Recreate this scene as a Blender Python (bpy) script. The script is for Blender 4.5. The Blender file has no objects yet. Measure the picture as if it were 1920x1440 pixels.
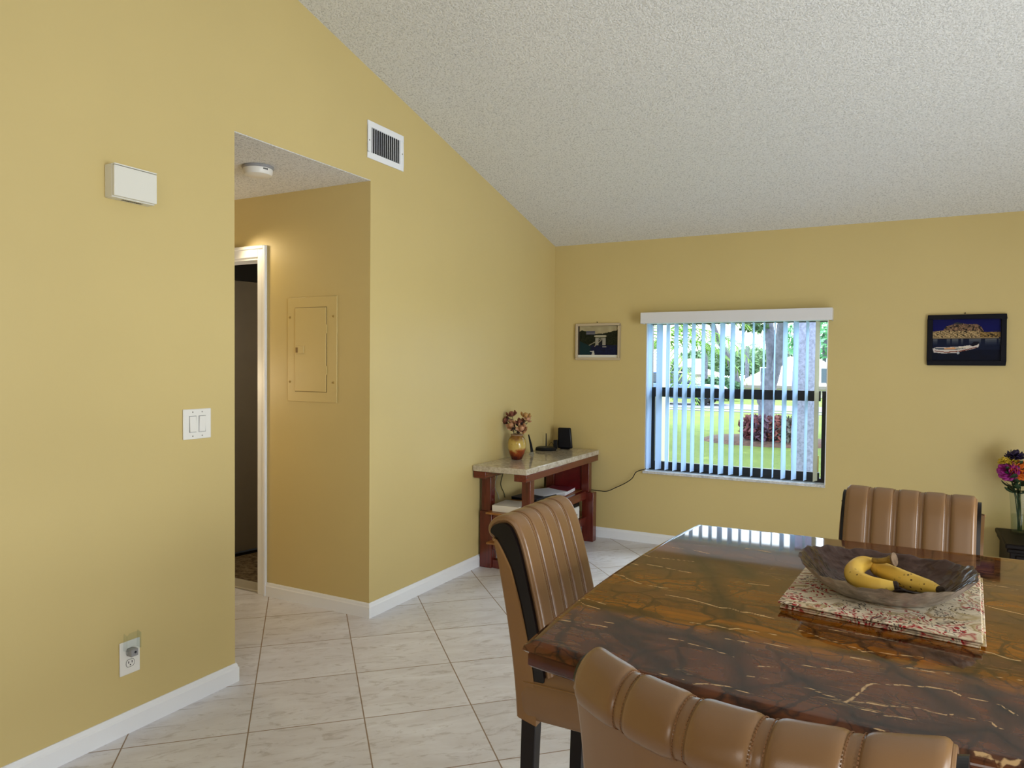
import bpy, bmesh, math, random
import numpy as np
from mathutils import Vector, Matrix, Euler
random.seed(7); rng = np.random.default_rng(7)
PI = math.pi
sc = bpy.context.scene
COL = sc.collection

# ------------------------------------------------------------------ camera
F, YAW, PIT, ROL = 1348.0, -0.4878, -0.0260, 0.0090
CAM = Vector((2.5737, -5.6178, 1.4236))
FW = Vector((math.sin(YAW)*math.cos(PIT), math.cos(YAW)*math.cos(PIT), math.sin(PIT)))
_r = Vector((math.cos(YAW), -math.sin(YAW), 0)); _u = _r.cross(FW)
RT = _r*math.cos(ROL)+_u*math.sin(ROL); UP = -_r*math.sin(ROL)+_u*math.cos(ROL)
def on(u, v, ax, val):
    d = FW + RT*((u-960)/F) - UP*((v-720)/F)
    return CAM + d*((val-CAM[ax])/d[ax])
cd = bpy.data.cameras.new('camera'); cam = bpy.data.objects.new('camera', cd); COL.objects.link(cam)
cd.sensor_width = 36; cd.lens = F/1920*36; cd.clip_start = .02; cd.clip_end = 500
m = Matrix((RT, UP, -FW)).transposed().to_4x4(); m.translation = CAM; cam.matrix_world = m
sc.camera = cam
sc.view_settings.view_transform = 'Standard'; sc.view_settings.look = 'None'
sc.view_settings.exposure = -0.26

# ------------------------------------------------------------------ materials
def lin(c):
    return tuple(((x/255)/12.92 if x/255 <= .04045 else ((x/255+.055)/1.055)**2.4) for x in c)
class NT:
    def __init__(s, name):
        s.m = bpy.data.materials.new(name); s.m.use_nodes = True
        s.t = s.m.node_tree; s.b = s.t.nodes['Principled BSDF']; s.out = s.t.nodes['Material Output']
    def n(s, typ, **kw):
        nd = s.t.nodes.new(typ)
        for k, v in kw.items():
            if k.startswith('i_'):
                key = k[2:]; key = int(key) if key.isdigit() else key.replace('_', ' ')
                nd.inputs[key].default_value = v
            else: setattr(nd, k, v)
        return nd
    def l(s, a, b): s.t.links.new(a, b)
    def math(s, op, a, b=None, c=None, clamp=False):
        nd = s.t.nodes.new('ShaderNodeMath'); nd.operation = op; nd.use_clamp = clamp
        for i, x in enumerate((a, b, c)):
            if x is None: continue
            if isinstance(x, (int, float)): nd.inputs[i].default_value = x
            else: s.l(x, nd.inputs[i])
        return nd.outputs[0]
    def mix(s, fac, a, b, typ='MIX'):
        nd = s.t.nodes.new('ShaderNodeMix'); nd.data_type = 'RGBA'; nd.blend_type = typ
        for sock, x in ((nd.inputs[0], fac), (nd.inputs[6], a), (nd.inputs[7], b)):
            if isinstance(x, (int, float)): sock.default_value = x
            elif isinstance(x, tuple): sock.default_value = (*x[:3], 1)
            else: s.l(x, sock)
        return nd.outputs[2]
    def ramp(s, fac, stops):
        nd = s.t.nodes.new('ShaderNodeValToRGB'); cr = nd.color_ramp
        while len(cr.elements) < len(stops): cr.elements.new(.5)
        for e, (p, c) in zip(cr.elements, stops): e.position = p; e.color = (*c[:3], 1)
        s.l(fac, nd.inputs[0]); return nd.outputs[0]
    def coord(s, scale=(1, 1, 1), rot=(0, 0, 0), loc=(0, 0, 0), kind='Object'):
        tc = s.n('ShaderNodeTexCoord'); mp = s.n('ShaderNodeMapping')
        mp.inputs['Scale'].default_value = scale; mp.inputs['Rotation'].default_value = rot; mp.inputs['Location'].default_value = loc
        s.l(tc.outputs[kind], mp.inputs[0]); return mp.outputs[0]
    def noise(s, vec, scale, detail=4, rough=.5, dist=0.0):
        nd = s.n('ShaderNodeTexNoise'); nd.inputs['Scale'].default_value = scale; nd.inputs['Detail'].default_value = detail
        nd.inputs['Roughness'].default_value = rough; nd.inputs['Distortion'].default_value = dist
        s.l(vec, nd.inputs['Vector']); return nd.outputs['Fac']
    def bump(s, h, strength, dist):
        nd = s.n('ShaderNodeBump'); nd.inputs['Strength'].default_value = strength; nd.inputs['Distance'].default_value = dist
        s.l(h, nd.inputs['Height']); s.l(nd.outputs[0], s.b.inputs['Normal']); return nd
    def set(s, **kw):
        for k, v in kw.items():
            k = k.replace('_', ' ')
            s.b.inputs[k].default_value = v
        return s
def mat(name, rgb, rough=.5, metal=0., spec=.5, var=0., vscale=8., bump=0., bscale=60., coat=0., trans=0., alpha=1.):
    t = NT(name); c = lin(rgb)
    t.set(Roughness=rough, Metallic=metal, Specular_IOR_Level=spec, Coat_Weight=coat, Transmission_Weight=trans, Alpha=alpha)
    t.b.inputs['Coat Roughness'].default_value = .04
    t.b.inputs['Base Color'].default_value = (*c, 1)
    v = t.coord()
    if var:
        n = t.noise(v, vscale, 5, .55)
        lo = tuple(x*(1-var) for x in c); hi = tuple(min(1, x*(1+var)) for x in c)
        t.l(t.ramp(n, [(.3, lo), (.7, hi)]), t.b.inputs['Base Color'])
    if bump: t.bump(t.noise(v, bscale, 3), bump, .004)
    return t.m

WALL = (209, 188, 129)
def wall_mat(name, rgb):
    t = NT(name); v = t.coord()
    t.set(Roughness=.42, Specular_IOR_Level=.35)
    n = t.noise(v, 1.3, 3); c = lin(rgb)
    t.l(t.ramp(n, [(.3, tuple(x*.975 for x in c)), (.7, tuple(x*1.02 for x in c))]), t.b.inputs['Base Color'])
    t.bump(t.noise(v, 55, 3, .6), .06, .004)
    return t.m
m_wall = wall_mat('wall_paint', WALL)
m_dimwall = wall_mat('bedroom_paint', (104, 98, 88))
def popcorn():
    t = NT('popcorn'); v = t.coord(); t.set(Roughness=.95, Specular_IOR_Level=.1)
    a = t.noise(v, 100, 3, .62); b = t.noise(v, 190, 2, .5)
    h = t.math('ADD', t.math('MULTIPLY', a, .75), t.math('MULTIPLY', b, .25))
    h2 = t.ramp(h, [(.42, (0, 0, 0)), (.58, (1, 1, 1))])
    t.l(t.ramp(h, [(.38, lin((196, 196, 194))), (.47, lin((230, 230, 228))), (.6, lin((238, 238, 236)))]), t.b.inputs['Base Color'])
    t.bump(h2, .5, .006); return t.m
m_ceil = popcorn()
def tiles():
    t = NT('floor_tile'); s, ang, ox, oy = .4396, .7694, -.5119, -2.727
    tc = t.n('ShaderNodeTexCoord'); sp = t.n('ShaderNodeSeparateXYZ'); t.l(tc.outputs['Object'], sp.inputs[0])
    x = t.math('SUBTRACT', sp.outputs[0], ox); y = t.math('SUBTRACT', sp.outputs[1], oy)
    ca, sa = math.cos(ang)/s, math.sin(ang)/s
    i = t.math('ADD', t.math('MULTIPLY', x, ca), t.math('MULTIPLY', y, sa))
    j = t.math('ADD', t.math('MULTIPLY', x, -sa), t.math('MULTIPLY', y, ca))
    def edge(q):
        f = t.math('FRACT', q); return t.math('MINIMUM', f, t.math('SUBTRACT', 1.0, f))
    ei, ej = edge(i), edge(j); e = t.math('MINIMUM', ei, ej)
    gr = t.n('ShaderNodeMapRange', interpolation_type='SMOOTHSTEP'); t.l(e, gr.inputs[0]); gr.inputs[1].default_value = .0042; gr.inputs[2].default_value = .0072
    g = gr.outputs[0]
    cid = t.n('ShaderNodeCombineXYZ'); t.l(t.math('FLOOR', i), cid.inputs[0]); t.l(t.math('FLOOR', j), cid.inputs[1])
    wn = t.n('ShaderNodeTexWhiteNoise', noise_dimensions='3D'); t.l(cid.outputs[0], wn.inputs['Vector'])
    cv = t.n('ShaderNodeCombineXYZ'); t.l(t.math('MULTIPLY', i, .75), cv.inputs[0]); t.l(t.math('MULTIPLY', j, 2.1), cv.inputs[1])
    t.l(t.math('MULTIPLY', wn.outputs['Value'], 40.), cv.inputs[2])
    n1 = t.noise(cv.outputs[0], 1.6, 8, .62, .9); n2 = t.noise(cv.outputs[0], 4.2, 9, .68, 1.6)
    base = t.ramp(n1, [(.3, lin((216, 212, 215))), (.5, lin((226, 224, 229))), (.72, lin((238, 238, 244)))])
    vein = t.ramp(n2, [(.36, lin((176, 164, 152))), (.47, (1, 1, 1)), (1, (1, 1, 1))])
    c = t.mix(.42, base, vein, 'MULTIPLY')
    tone = t.ramp(wn.outputs['Value'], [(0, (.93, .93, .93)), (1, (1.0, 1.0, 1.0))])
    c = t.mix(1.0, c, tone, 'MULTIPLY')
    c = t.mix(g, lin((150, 128, 108)), c)
    t.l(c, t.b.inputs['Base Color'])
    rr = t.math('SUBTRACT', .75, t.math('MULTIPLY', g, .42)); t.l(rr, t.b.inputs['Roughness'])
    t.b.inputs['Specular IOR Level'].default_value = .4
    h = t.math('ADD', g, t.math('MULTIPLY', n2, .06)); t.bump(h, .5, .004)
    return t.m
m_tile = tiles()
m_trim = mat('white_trim', (242, 244, 248), .35, spec=.4)
m_white = mat('white_plastic', (236, 234, 228), .35)
m_cream = mat('cream_plastic', (228, 226, 216), .4)
m_grey = mat('grey_plastic', (150, 150, 152), .4)
m_screw = mat('screw_metal', (150, 146, 138), .35, .8)
m_black = mat('black_plastic', (14, 14, 17), .4, spec=.25)
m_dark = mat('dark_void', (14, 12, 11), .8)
m_blackframe = mat('black_aluminium', (22, 25, 27), .35)
m_trimwood = mat('ebony_wood', (16, 11, 12), .25, spec=.4)
m_leg = mat('leg_wood', (20, 12, 11), .35, spec=.3)
m_stitch = mat('thread', (132, 92, 58), .8)

def leather(name, rgb):
    t = NT(name); v = t.coord(); c = lin(rgb)
    t.set(Roughness=.30, Specular_IOR_Level=.5)
    n = t.noise(v, 5, 3)
    t.l(t.ramp(n, [(.3, tuple(x*.93 for x in c)), (.7, tuple(x*1.05 for x in c))]), t.b.inputs['Base Color'])
    vo = t.n('ShaderNodeTexVoronoi', feature='DISTANCE_TO_EDGE'); vo.inputs['Scale'].default_value = 420; t.l(v, vo.inputs['Vector'])
    t.bump(vo.outputs['Distance'], .08, .001)
    return t.m
m_leather = leather('tan_leather', (132, 98, 64))
m_leather_d = leather('tan_leather_back', (136, 98, 56))

def wood(name, rgb, rough=.25, scale=(2, 30, 30)):
    t = NT(name); v = t.coord(scale=scale); c = lin(rgb); t.set(Roughness=rough, Specular_IOR_Level=.5, Coat_Weight=.3)
    n = t.noise(v, 2.2, 6, .6, .6)
    t.l(t.ramp(n, [(.25, tuple(x*.5 for x in c)), (.5, c), (.78, tuple(min(1, x*1.5) for x in c))]), t.b.inputs['Base Color'])
    return t.m
m_mahog = wood('mahogany', (98, 34, 22), .25, (30, 2, 30))
m_mahog_z = wood('mahogany_post', (92, 32, 22), .25, (30, 30, 2))
m_maroon = wood('maroon_panel', (96, 18, 24), .3, (4, 4, 4))
m_shelf = wood('shelf_wood', (150, 96, 44), .4, (25, 2, 25))
m_chest = mat('dark_chest', (24, 17, 15), .5, spec=.15, var=.3, vscale=12)

def console_stone(name, a, b):
    t = NT(name); v = t.coord(); t.set(Roughness=.08, Specular_IOR_Level=.6)
    n = t.noise(v, 14, 8, .65, 1.0); n2 = t.noise(v, 60, 5, .6)
    c = t.mix(.35, t.ramp(n, [(.3, lin(a)), (.68, lin(b))]), t.ramp(n2, [(.35, lin(a)), (.6, lin(b))]))
    t.l(c, t.b.inputs['Base Color']); return t.m
m_cstone = console_stone('beige_marble', (150, 134, 112), (216, 206, 188))
m_sill = console_stone('sill_marble', (170, 172, 176), (232, 232, 232))

def brown_marble():
    t = NT('brown_marble'); v = t.coord(rot=(0, 0, -.12)); t.set(Roughness=.04, Specular_IOR_Level=.40)
    vs = t.coord(scale=(.8, 3.2, 2.0), rot=(0, 0, -.16))
    n0 = t.noise(vs, 1.15, 5, .6, .8)
    base = t.ramp(n0, [(.26, lin((54, 30, 15))), (.37, lin((100, 54, 25))), (.45, lin((92, 59, 42))), (.52, lin((112, 66, 18))), (.62, lin((146, 86, 12))), (.74, lin((92, 62, 16)))])
    fine = t.noise(t.coord(scale=(2.2, 12, 6), rot=(0, 0, -.2)), 3.5, 8, .7, 1.0)
    base = t.mix(1.0, base, t.ramp(fine, [(.30, (.30, .26, .24)), (.47, (1, 1, 1)), (.72, (1.3, 1.2, 1.05))]), 'MULTIPLY')
    # hair-thin dark cracks
    dv = t.n('ShaderNodeTexNoise'); dv.inputs['Scale'].default_value = 3.0; dv.inputs['Detail'].default_value = 6; t.l(v, dv.inputs['Vector'])
    wv = t.mix(.22, v, dv.outputs['Color'], 'ADD')
    vo = t.n('ShaderNodeTexVoronoi', feature='DISTANCE_TO_EDGE'); vo.inputs['Scale'].default_value = 8.5; t.l(wv, vo.inputs['Vector'])
    mk = t.noise(v, 4, 2)
    ck = t.math('MULTIPLY', t.ramp(vo.outputs['Distance'], [(.0, (1, 1, 1)), (.05, (0, 0, 0))]), t.ramp(mk, [(.36, (0, 0, 0)), (.5, (1, 1, 1))]))
    base = t.mix(t.math('MULTIPLY', ck, .85), base, lin((28, 17, 11)))
    vo2 = t.n('ShaderNodeTexVoronoi', feature='DISTANCE_TO_EDGE'); vo2.inputs['Scale'].default_value = 22; t.l(wv, vo2.inputs['Vector'])
    ck2 = t.math('MULTIPLY', t.ramp(vo2.outputs['Distance'], [(.0, (1, 1, 1)), (.05, (0, 0, 0))]), t.ramp(t.noise(v, 5.5, 3), [(.42, (0, 0, 0)), (.54, (1, 1, 1))]))
    base = t.mix(t.math('MULTIPLY', ck2, .7), base, lin((30, 18, 12)))
    # broad dark bands
    ad = t.n('ShaderNodeAttribute', attribute_name='band_d'); aw = t.n('ShaderNodeAttribute', attribute_name='vein_d')
    wob = t.math('MULTIPLY', t.math('SUBTRACT', t.noise(v, 22, 5, .65), .5), .05)
    bd = t.math('ADD', ad.outputs['Fac'], wob)
    bm = t.n('ShaderNodeMapRange', interpolation_type='SMOOTHSTEP'); t.l(bd, bm.inputs[0])
    for k, q in ((1, .0), (2, .045), (3, .7), (4, 0.)): bm.inputs[k].default_value = q
    base = t.mix(bm.outputs[0], base, lin((34, 22, 16)))
    wob3 = t.math('MULTIPLY', t.math('SUBTRACT', t.noise(v, 34, 6, .7), .5), .030)
    bc_ = t.n('ShaderNodeMapRange', interpolation_type='SMOOTHSTEP'); t.l(t.math('ABSOLUTE', t.math('ADD', ad.outputs['Fac'], wob3)), bc_.inputs[0])
    for k, q in ((1, .0), (2, .0055), (3, .8), (4, 0.)): bc_.inputs[k].default_value = q
    base = t.mix(bc_.outputs[0], base, lin((24, 14, 9)))
    # white veins
    wob2 = t.math('MULTIPLY', t.math('SUBTRACT', t.noise(v, 70, 4, .6), .5), .0045)
    wd = t.math('ADD', aw.outputs['Fac'], wob2)
    brk = t.n('ShaderNodeMapRange', interpolation_type='LINEAR'); t.l(t.noise(v, 26, 3, .6), brk.inputs[0])
    for k, q in ((1, .34), (2, .60), (3, .0013), (4, .0031)): brk.inputs[k].default_value = q
    wmask = t.math('SUBTRACT', 1.0, t.math('DIVIDE', wd, brk.outputs[0]))
    wmask = t.math('MULTIPLY', wmask, 2.2, clamp=True)
    base = t.mix(t.math('MULTIPLY', wmask, .85), base, lin((214, 178, 128)))
    # extra faint veins
    fv = t.noise(t.coord(scale=(.9, 7, 3), rot=(0, 0, -.17), loc=(3, 1, 0)), 3.0, 5, .55, .5)
    fm = t.ramp(t.math('ABSOLUTE', t.math('SUBTRACT', fv, .5)), [(.0, (1, 1, 1)), (.007, (0, 0, 0))])
    fk = t.ramp(t.noise(v, 7, 3), [(.55, (0, 0, 0)), (.68, (1, 1, 1))])
    base = t.mix(t.math('MULTIPLY', t.math('MULTIPLY', fm, fk), .6), base, lin((200, 160, 105)))
    t.l(base, t.b.inputs['Base Color']); return t.m
m_brown = brown_marble()
m_redstone = mat('marble_underlayer', (70, 22, 10), .12, spec=.6, var=.5, vscale=9)

def attr_mat(name, attr='paint', rough=.4):
    t = NT(name); a = t.n('ShaderNodeAttribute', attribute_name=attr); t.l(a.outputs['Color'], t.b.inputs['Base Color'])
    t.set(Roughness=rough, Specular_IOR_Level=.12); return t.m

def paisley():
    t = NT('paisley_cloth'); v = t.coord(); t.set(Roughness=.85, Specular_IOR_Level=.2)
    d = t.n('ShaderNodeTexNoise'); d.inputs['Scale'].default_value = 9; d.inputs['Detail'].default_value = 3; t.l(v, d.inputs['Vector'])
    w = t.mix(.12, v, d.outputs['Color'], 'ADD')
    base = t.ramp(t.noise(w, 16, 4, .6), [(.35, lin((214, 196, 164))), (.6, lin((236, 222, 198)))])
    def layer(base, scale, thr, rgb, off, mscale, lo, hi):
        mp = t.n('ShaderNodeMapping'); mp.inputs['Location'].default_value = off; mp.inputs['Scale'].default_value = (1, .42, 1); mp.inputs['Rotation'].default_value = (0, 0, off[0]); t.l(w, mp.inputs[0])
        vo = t.n('ShaderNodeTexVoronoi'); vo.inputs['Scale'].default_value = scale; t.l(mp.outputs[0], vo.inputs['Vector'])
        k = t.ramp(vo.outputs['Distance'], [(thr-.06, (1, 1, 1)), (thr, (0, 0, 0))])
        mk = t.ramp(t.noise(w, mscale, 2), [(lo, (0, 0, 0)), (hi, (1, 1, 1))])
        return t.mix(t.math('MULTIPLY', k, mk), base, lin(rgb))
    base = layer(base, 150, .36, (92, 74, 52), (.4, 2, 0), 10, .48, .56)
    base = layer(base, 105, .36, (172, 44, 46), (1.3, 5, 0), 8, .47, .53)
    base = layer(base, 180, .36, (70, 62, 66), (2.1, 1, 0), 13, .52, .6)
    rb = t.noise(w, 9, 1.5, .45)
    def contour(base, mult, off, wd, rgb, k, ms, lo, hi):
        f = t.math('ABSOLUTE', t.math('SUBTRACT', t.math('FRACT', t.math('ADD', t.math('MULTIPLY', rb, mult), off)), .5))
        ln = t.ramp(f, [(.0, (1, 1, 1)), (wd, (0, 0, 0))]); mk = t.ramp(t.noise(w, ms, 2), [(lo, (0, 0, 0)), (hi, (1, 1, 1))])
        return t.mix(t.math('MULTIPLY', t.math('MULTIPLY', ln, mk), k), base, lin(rgb))
    base = contour(base, 9, .0, .13, (168, 48, 48), .85, 12, .42, .5)
    base = contour(base, 9, .35, .10, (104, 84, 58), .8, 9, .38, .5)
    base = contour(base, 5, .6, .16, (186, 160, 108), .8, 6, .4, .5)
    base = contour(base, 14, .2, .12, (70, 58, 60), .6, 15, .48, .58)
    t.l(base, t.b.inputs['Base Color']); t.bump(t.noise(v, 300, 2), .2, .001); return t.m
m_paisley = paisley()

def glass(name, tint=(1, 1, 1), refl=.06):
    t = NT(name); tr = t.n('ShaderNodeBsdfTransparent'); tr.inputs[0].default_value = (*tint, 1)
    gl = t.n('ShaderNodeBsdfGlossy'); gl.inputs['Roughness'].default_value = .02
    fr = t.n('ShaderNodeFresnel'); fr.inputs['IOR'].default_value = 1.35
    mx = t.n('ShaderNodeMixShader'); ge = t.n('ShaderNodeNewGeometry'); t.l(t.math('MULTIPLY', fr.outputs[0], t.math('SUBTRACT', 1.0, ge.outputs['Backfacing'])), mx.inputs[0]); t.l(tr.outputs[0], mx.inputs[1]); t.l(gl.outputs[0], mx.inputs[2])
    t.l(mx.outputs[0], t.out.inputs['Surface']); return t.m
m_glass = glass('window_glass', (.97, .99, 1))
m_clear = glass('clear_acrylic', (.93, .95, .95))
m_water = glass('vase_water', (.86, .9, .82))
def vane():
    t = NT('vinyl_vane'); df = t.n('ShaderNodeBsdfDiffuse'); tl = t.n('ShaderNodeBsdfTranslucent')
    df.inputs[0].default_value = (*lin((206, 224, 246)), 1); tl.inputs[0].default_value = (*lin((168, 204, 244)), 1)
    mx = t.n('ShaderNodeMixShader'); mx.inputs[0].default_value = .45; t.l(df.outputs[0], mx.inputs[1]); t.l(tl.outputs[0], mx.inputs[2])
    t.l(mx.outputs[0], t.out.inputs['Surface']); return t.m
m_vane = vane()
m_vane_y = mat('yellowed_vane', (196, 196, 170), .6)

# ------------------------------------------------------------------ mesh helpers
def finish(name, bm, material, parent=None, smooth=False, bevel=0, segs=2, angle=.6):
    bmesh.ops.remove_doubles(bm, verts=bm.verts, dist=1e-6)
    bmesh.ops.recalc_face_normals(bm, faces=bm.faces)
    me = bpy.data.meshes.new(name); bm.to_mesh(me); bm.free()
    o = bpy.data.objects.new(name, me); COL.objects.link(o)
    for mm in (material if isinstance(material, (list, tuple)) else [material]): me.materials.append(mm)
    if parent: o.parent = parent
    if smooth:
        for p in me.polygons: p.use_smooth = True
        try: me.set_sharp_from_angle(angle=angle)
        except Exception: pass
    if bevel:
        b = o.modifiers.new('b', 'BEVEL'); b.width = bevel; b.segments = segs; b.limit_method = 'ANGLE'; b.angle_limit = .6
        for p in me.polygons: p.use_smooth = True
        try: me.set_sharp_from_angle(angle=.6)
        except Exception: pass
    return o
def box(bm, x0, x1, y0, y1, z0, z1, M=None):
    vs = [Vector((x, y, z)) for z in (z0, z1) for y in (y0, y1) for x in (x0, x1)]
    if M is not None: vs = [M @ v for v in vs]
    v = [bm.verts.new(q) for q in vs]
    for f in ((0, 2, 3, 1), (4, 5, 7, 6), (0, 1, 5, 4), (2, 6, 7, 3), (0, 4, 6, 2), (1, 3, 7, 5)): bm.faces.new([v[i] for i in f])
def B(*a, M=None):
    bm = bmesh.new(); box(bm, *a, M=M); return bm
def tri_poly(bm, pts, axis, a, b):
    """extrude a 2-D polygon along an axis from a to b (pts are the other two coordinates in order)."""
    def P(p, q):
        l = [p[0], p[1]]; l.insert(axis, q); return l
    v0 = [bm.verts.new(P(p, a)) for p in pts]; v1 = [bm.verts.new(P(p, b)) for p in pts]
    f0 = bm.faces.new(v0); f1 = bm.faces.new(v1[::-1]); n = len(pts)
    for i in range(n): bm.faces.new((v0[i], v1[i], v1[(i+1) % n], v0[(i+1) % n]))
    bmesh.ops.triangulate(bm, faces=[f for f in (f0, f1) if n > 4])
def tube(bm, pts, rad, n=8, cap=True):
    pts = [Vector(p) for p in pts]
    rads = rad if isinstance(rad, (list, tuple)) else [rad]*len(pts)
    rings = []; up = None
    for i, p in enumerate(pts):
        d = (pts[min(i+1, len(pts)-1)]-pts[max(i-1, 0)])
        if d.length < 1e-9: d = Vector((0, 0, 1))
        d.normalize()
        if up is None: up = d.orthogonal().normalized()
        else:
            up = up - d*up.dot(d)
            up = up.normalized() if up.length > 1e-6 else d.orthogonal().normalized()
        s = d.cross(up)
        rings.append([bm.verts.new(p+(up*math.cos(2*PI*k/n)+s*math.sin(2*PI*k/n))*rads[i]) for k in range(n)])
    for a, b in zip(rings, rings[1:]):
        for k in range(n): bm.faces.new((a[k], a[(k+1) % n], b[(k+1) % n], b[k]))
    if cap: bm.faces.new(rings[0][::-1]); bm.faces.new(rings[-1])
def lathe(bm, prof, n=32, c=(0, 0, 0), cap0=True, cap1=False, M=None):
    rings = []
    for r, z in prof:
        ring = []
        for k in range(n):
            q = Vector((c[0]+r*math.cos(2*PI*k/n), c[1]+r*math.sin(2*PI*k/n), c[2]+z))
            ring.append(bm.verts.new(M @ q if M is not None else q))
        rings.append(ring)
    for a, b in zip(rings, rings[1:]):
        for k in range(n): bm.faces.new((a[k], a[(k+1) % n], b[(k+1) % n], b[k]))
    if cap0: bm.faces.new(rings[0][::-1])
    if cap1: bm.faces.new(rings[-1])
def grid(bm, P, wrap=False):
    nu, nv = len(P), len(P[0]); V = [[bm.verts.new(q) for q in row] for row in P]
    for i in range(nu-1):
        for j in range(nv-1 if not wrap else nv): bm.faces.new((V[i][j], V[i+1][j], V[i+1][(j+1) % nv], V[i][(j+1) % nv]))
    return V
def spline(pts, n=8):
    pts = [Vector(p) for p in pts]; out = []
    for i in range(len(pts)-1):
        p0, p1, p2, p3 = pts[max(i-1, 0)], pts[i], pts[i+1], pts[min(i+2, len(pts)-1)]
        for k in range(n):
            t = k/n
            out.append(.5*((2*p1)+(p2-p0)*t+(2*p0-5*p1+4*p2-p3)*t*t+(3*p1-p0-3*p2+p3)*t**3))
    out.append(pts[-1]); return out
def thing(name, label, cat, loc=(0, 0, 0), rz=0, group=None):
    o = bpy.data.objects.new(name, None); COL.objects.link(o); o.location = loc; o.rotation_euler = (0, 0, rz)
    o.empty_display_size = .05
    return tag(o, label, cat, group)
def tag(o, label, cat, group=None):
    o['label'] = label; o['category'] = cat
    if group: o['group'] = group
    return o
def struct(name, bm, material, parent=None, **kw):
    o = finish(name, bm, material, parent, **kw); o['kind'] = 'structure'; return o
def stuff(o): o['kind'] = 'stuff'; return o

# ------------------------------------------------------------------ the room
YA, YB, H = -3.3845, -2.4555, 2.44
SL = .2445; YR, ZR = -6.0, 2.44+.2445*6.0; XR, YBK = 5.6, -8.4; T = .12
DX0, DX1, DZ = -1.64, -.857, 2.068            # bedroom doorway in the hall wall
WX0, WX1, WZ0, WZ1 = .812, 2.155, .580, 1.775  # window opening
struct('floor', B(-3.2, XR+T, YBK-T, .2, -.15, 0), m_tile)
bm = bmesh.new(); zc = lambda y: H-SL*y
for pl in ([(YBK, 0), (YR, 0), (YR, ZR), (YBK, ZR)], [(YR, 0), (YA, 0), (YA, zc(YA)), (YR, ZR)], [(YA, H), (YB, H), (YB, zc(YB)), (YA, zc(YA))], [(YB, 0), (0, 0), (0, H), (YB, zc(YB))]):
    tri_poly(bm, pl, 0, -T, 0)
struct('wall_left', bm, m_wall)
bm = bmesh.new()
for a in ((-T, WX0, 0, H+.05), (WX1, XR+T, 0, H+.05), (WX0, WX1, 0, WZ0), (WX0, WX1, WZ1, H+.05)): box(bm, a[0], a[1], 0, .2, a[2], a[3])
struct('wall_far', bm, m_wall)
bm = bmesh.new(); tri_poly(bm, [(YBK, 0), (.0, 0), (0, H), (YR, ZR), (YBK, ZR)], 0, XR, XR+T); struct('wall_right', bm, m_wall)
struct('wall_back', B(-T, XR+T, YBK-T, YBK, 0, ZR), m_wall)
bm = bmesh.new(); tri_poly(bm, [(.25, H-.061), (YR, ZR), (YBK-T, ZR), (YBK-T, ZR+.15), (YR, ZR+.15), (.25, H+.1)], 0, -T, XR+T)
struct('ceiling', bm, m_ceil)
# hall
bm = bmesh.new()
for a in ((DX1, -T, 0, H), (DX0, DX1, DZ, H), (-3.1, DX0, 0, H)): box(bm, a[0], a[1], YB, YB+T, a[2], a[3])
struct('wall_hall', bm, m_wall)
struct('wall_hall_near', B(-3.1, -T, YA-T, YA, 0, H), m_wall)
struct('wall_hall_end', B(-3.2, -3.1, YA-T, YB+T, 0, H), m_wall)
struct('ceiling_hall', B(-3.2, -.0006, YA, YB, H-.004, H-.0004), m_ceil)
# bedroom beyond
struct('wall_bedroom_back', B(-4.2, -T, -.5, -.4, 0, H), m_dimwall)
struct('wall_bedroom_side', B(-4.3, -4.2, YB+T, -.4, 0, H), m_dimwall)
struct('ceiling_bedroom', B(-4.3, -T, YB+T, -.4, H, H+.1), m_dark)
def carpet():
    t = NT('carpet'); v = t.coord(); t.set(Roughness=1, Specular_IOR_Level=.05)
    n = t.noise(v, 30, 6, .7)
    t.l(t.ramp(n, [(.35, lin((66, 54, 40))), (.65, lin((128, 112, 88)))]), t.b.inputs['Base Color']); t.bump(n, 1, .01); return t.m
struct('floor_bedroom', B(-4.2, -T, YB+T, -.4, 0.0005, .010), carpet())
struct('trim_threshold', B(DX0, DX1, YB+.005, YB+T+.01, 0.0005, .014), mat('threshold_marble', (176, 168, 150), .3), bevel=.004)
# baseboards with a stepped profile
HB, BT = .083, .013
def baseboard(name, p0, p1, nrm, e0=0, e1=0):
    bm = bmesh.new(); p0 = Vector((*p0, 0)); p1 = Vector((*p1, 0)); n = Vector((*nrm, 0)); d = (p1-p0).normalized()
    prof = [(0, 0), (BT, 0), (BT, HB-.022), (BT*.72, HB-.016), (BT*.55, HB-.006), (BT*.35, HB), (0, HB)]
    r0 = [bm.verts.new(p0 - d*(e0*a) + n*a + Vector((0, 0, b))) for a, b in prof]
    r1 = [bm.verts.new(p1 + d*(e1*a) + n*a + Vector((0, 0, b))) for a, b in prof]
    k = len(prof)
    for i in range(k): bm.faces.new((r0[i], r1[i], r1[(i+1) % k], r0[(i+1) % k]))
    bm.faces.new(r0); bm.faces.new(r1[::-1])
    return struct(name, bm, m_trim)
baseboard('baseboard_left', (0, YBK), (0, YA), (1, 0), 0, 1)
baseboard('baseboard_left_end', (0, YA), (-T, YA), (0, 1), 1, 0)
baseboard('baseboard_left_far', (0, YB), (0, -BT), (1, 0), 1, 0)
baseboard('baseboard_hall', (DX1+.068, YB), (0, YB), (0, -1), 0, 1)
baseboard('baseboard_far', (0, 0), (XR, 0), (0, -1))
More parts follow.
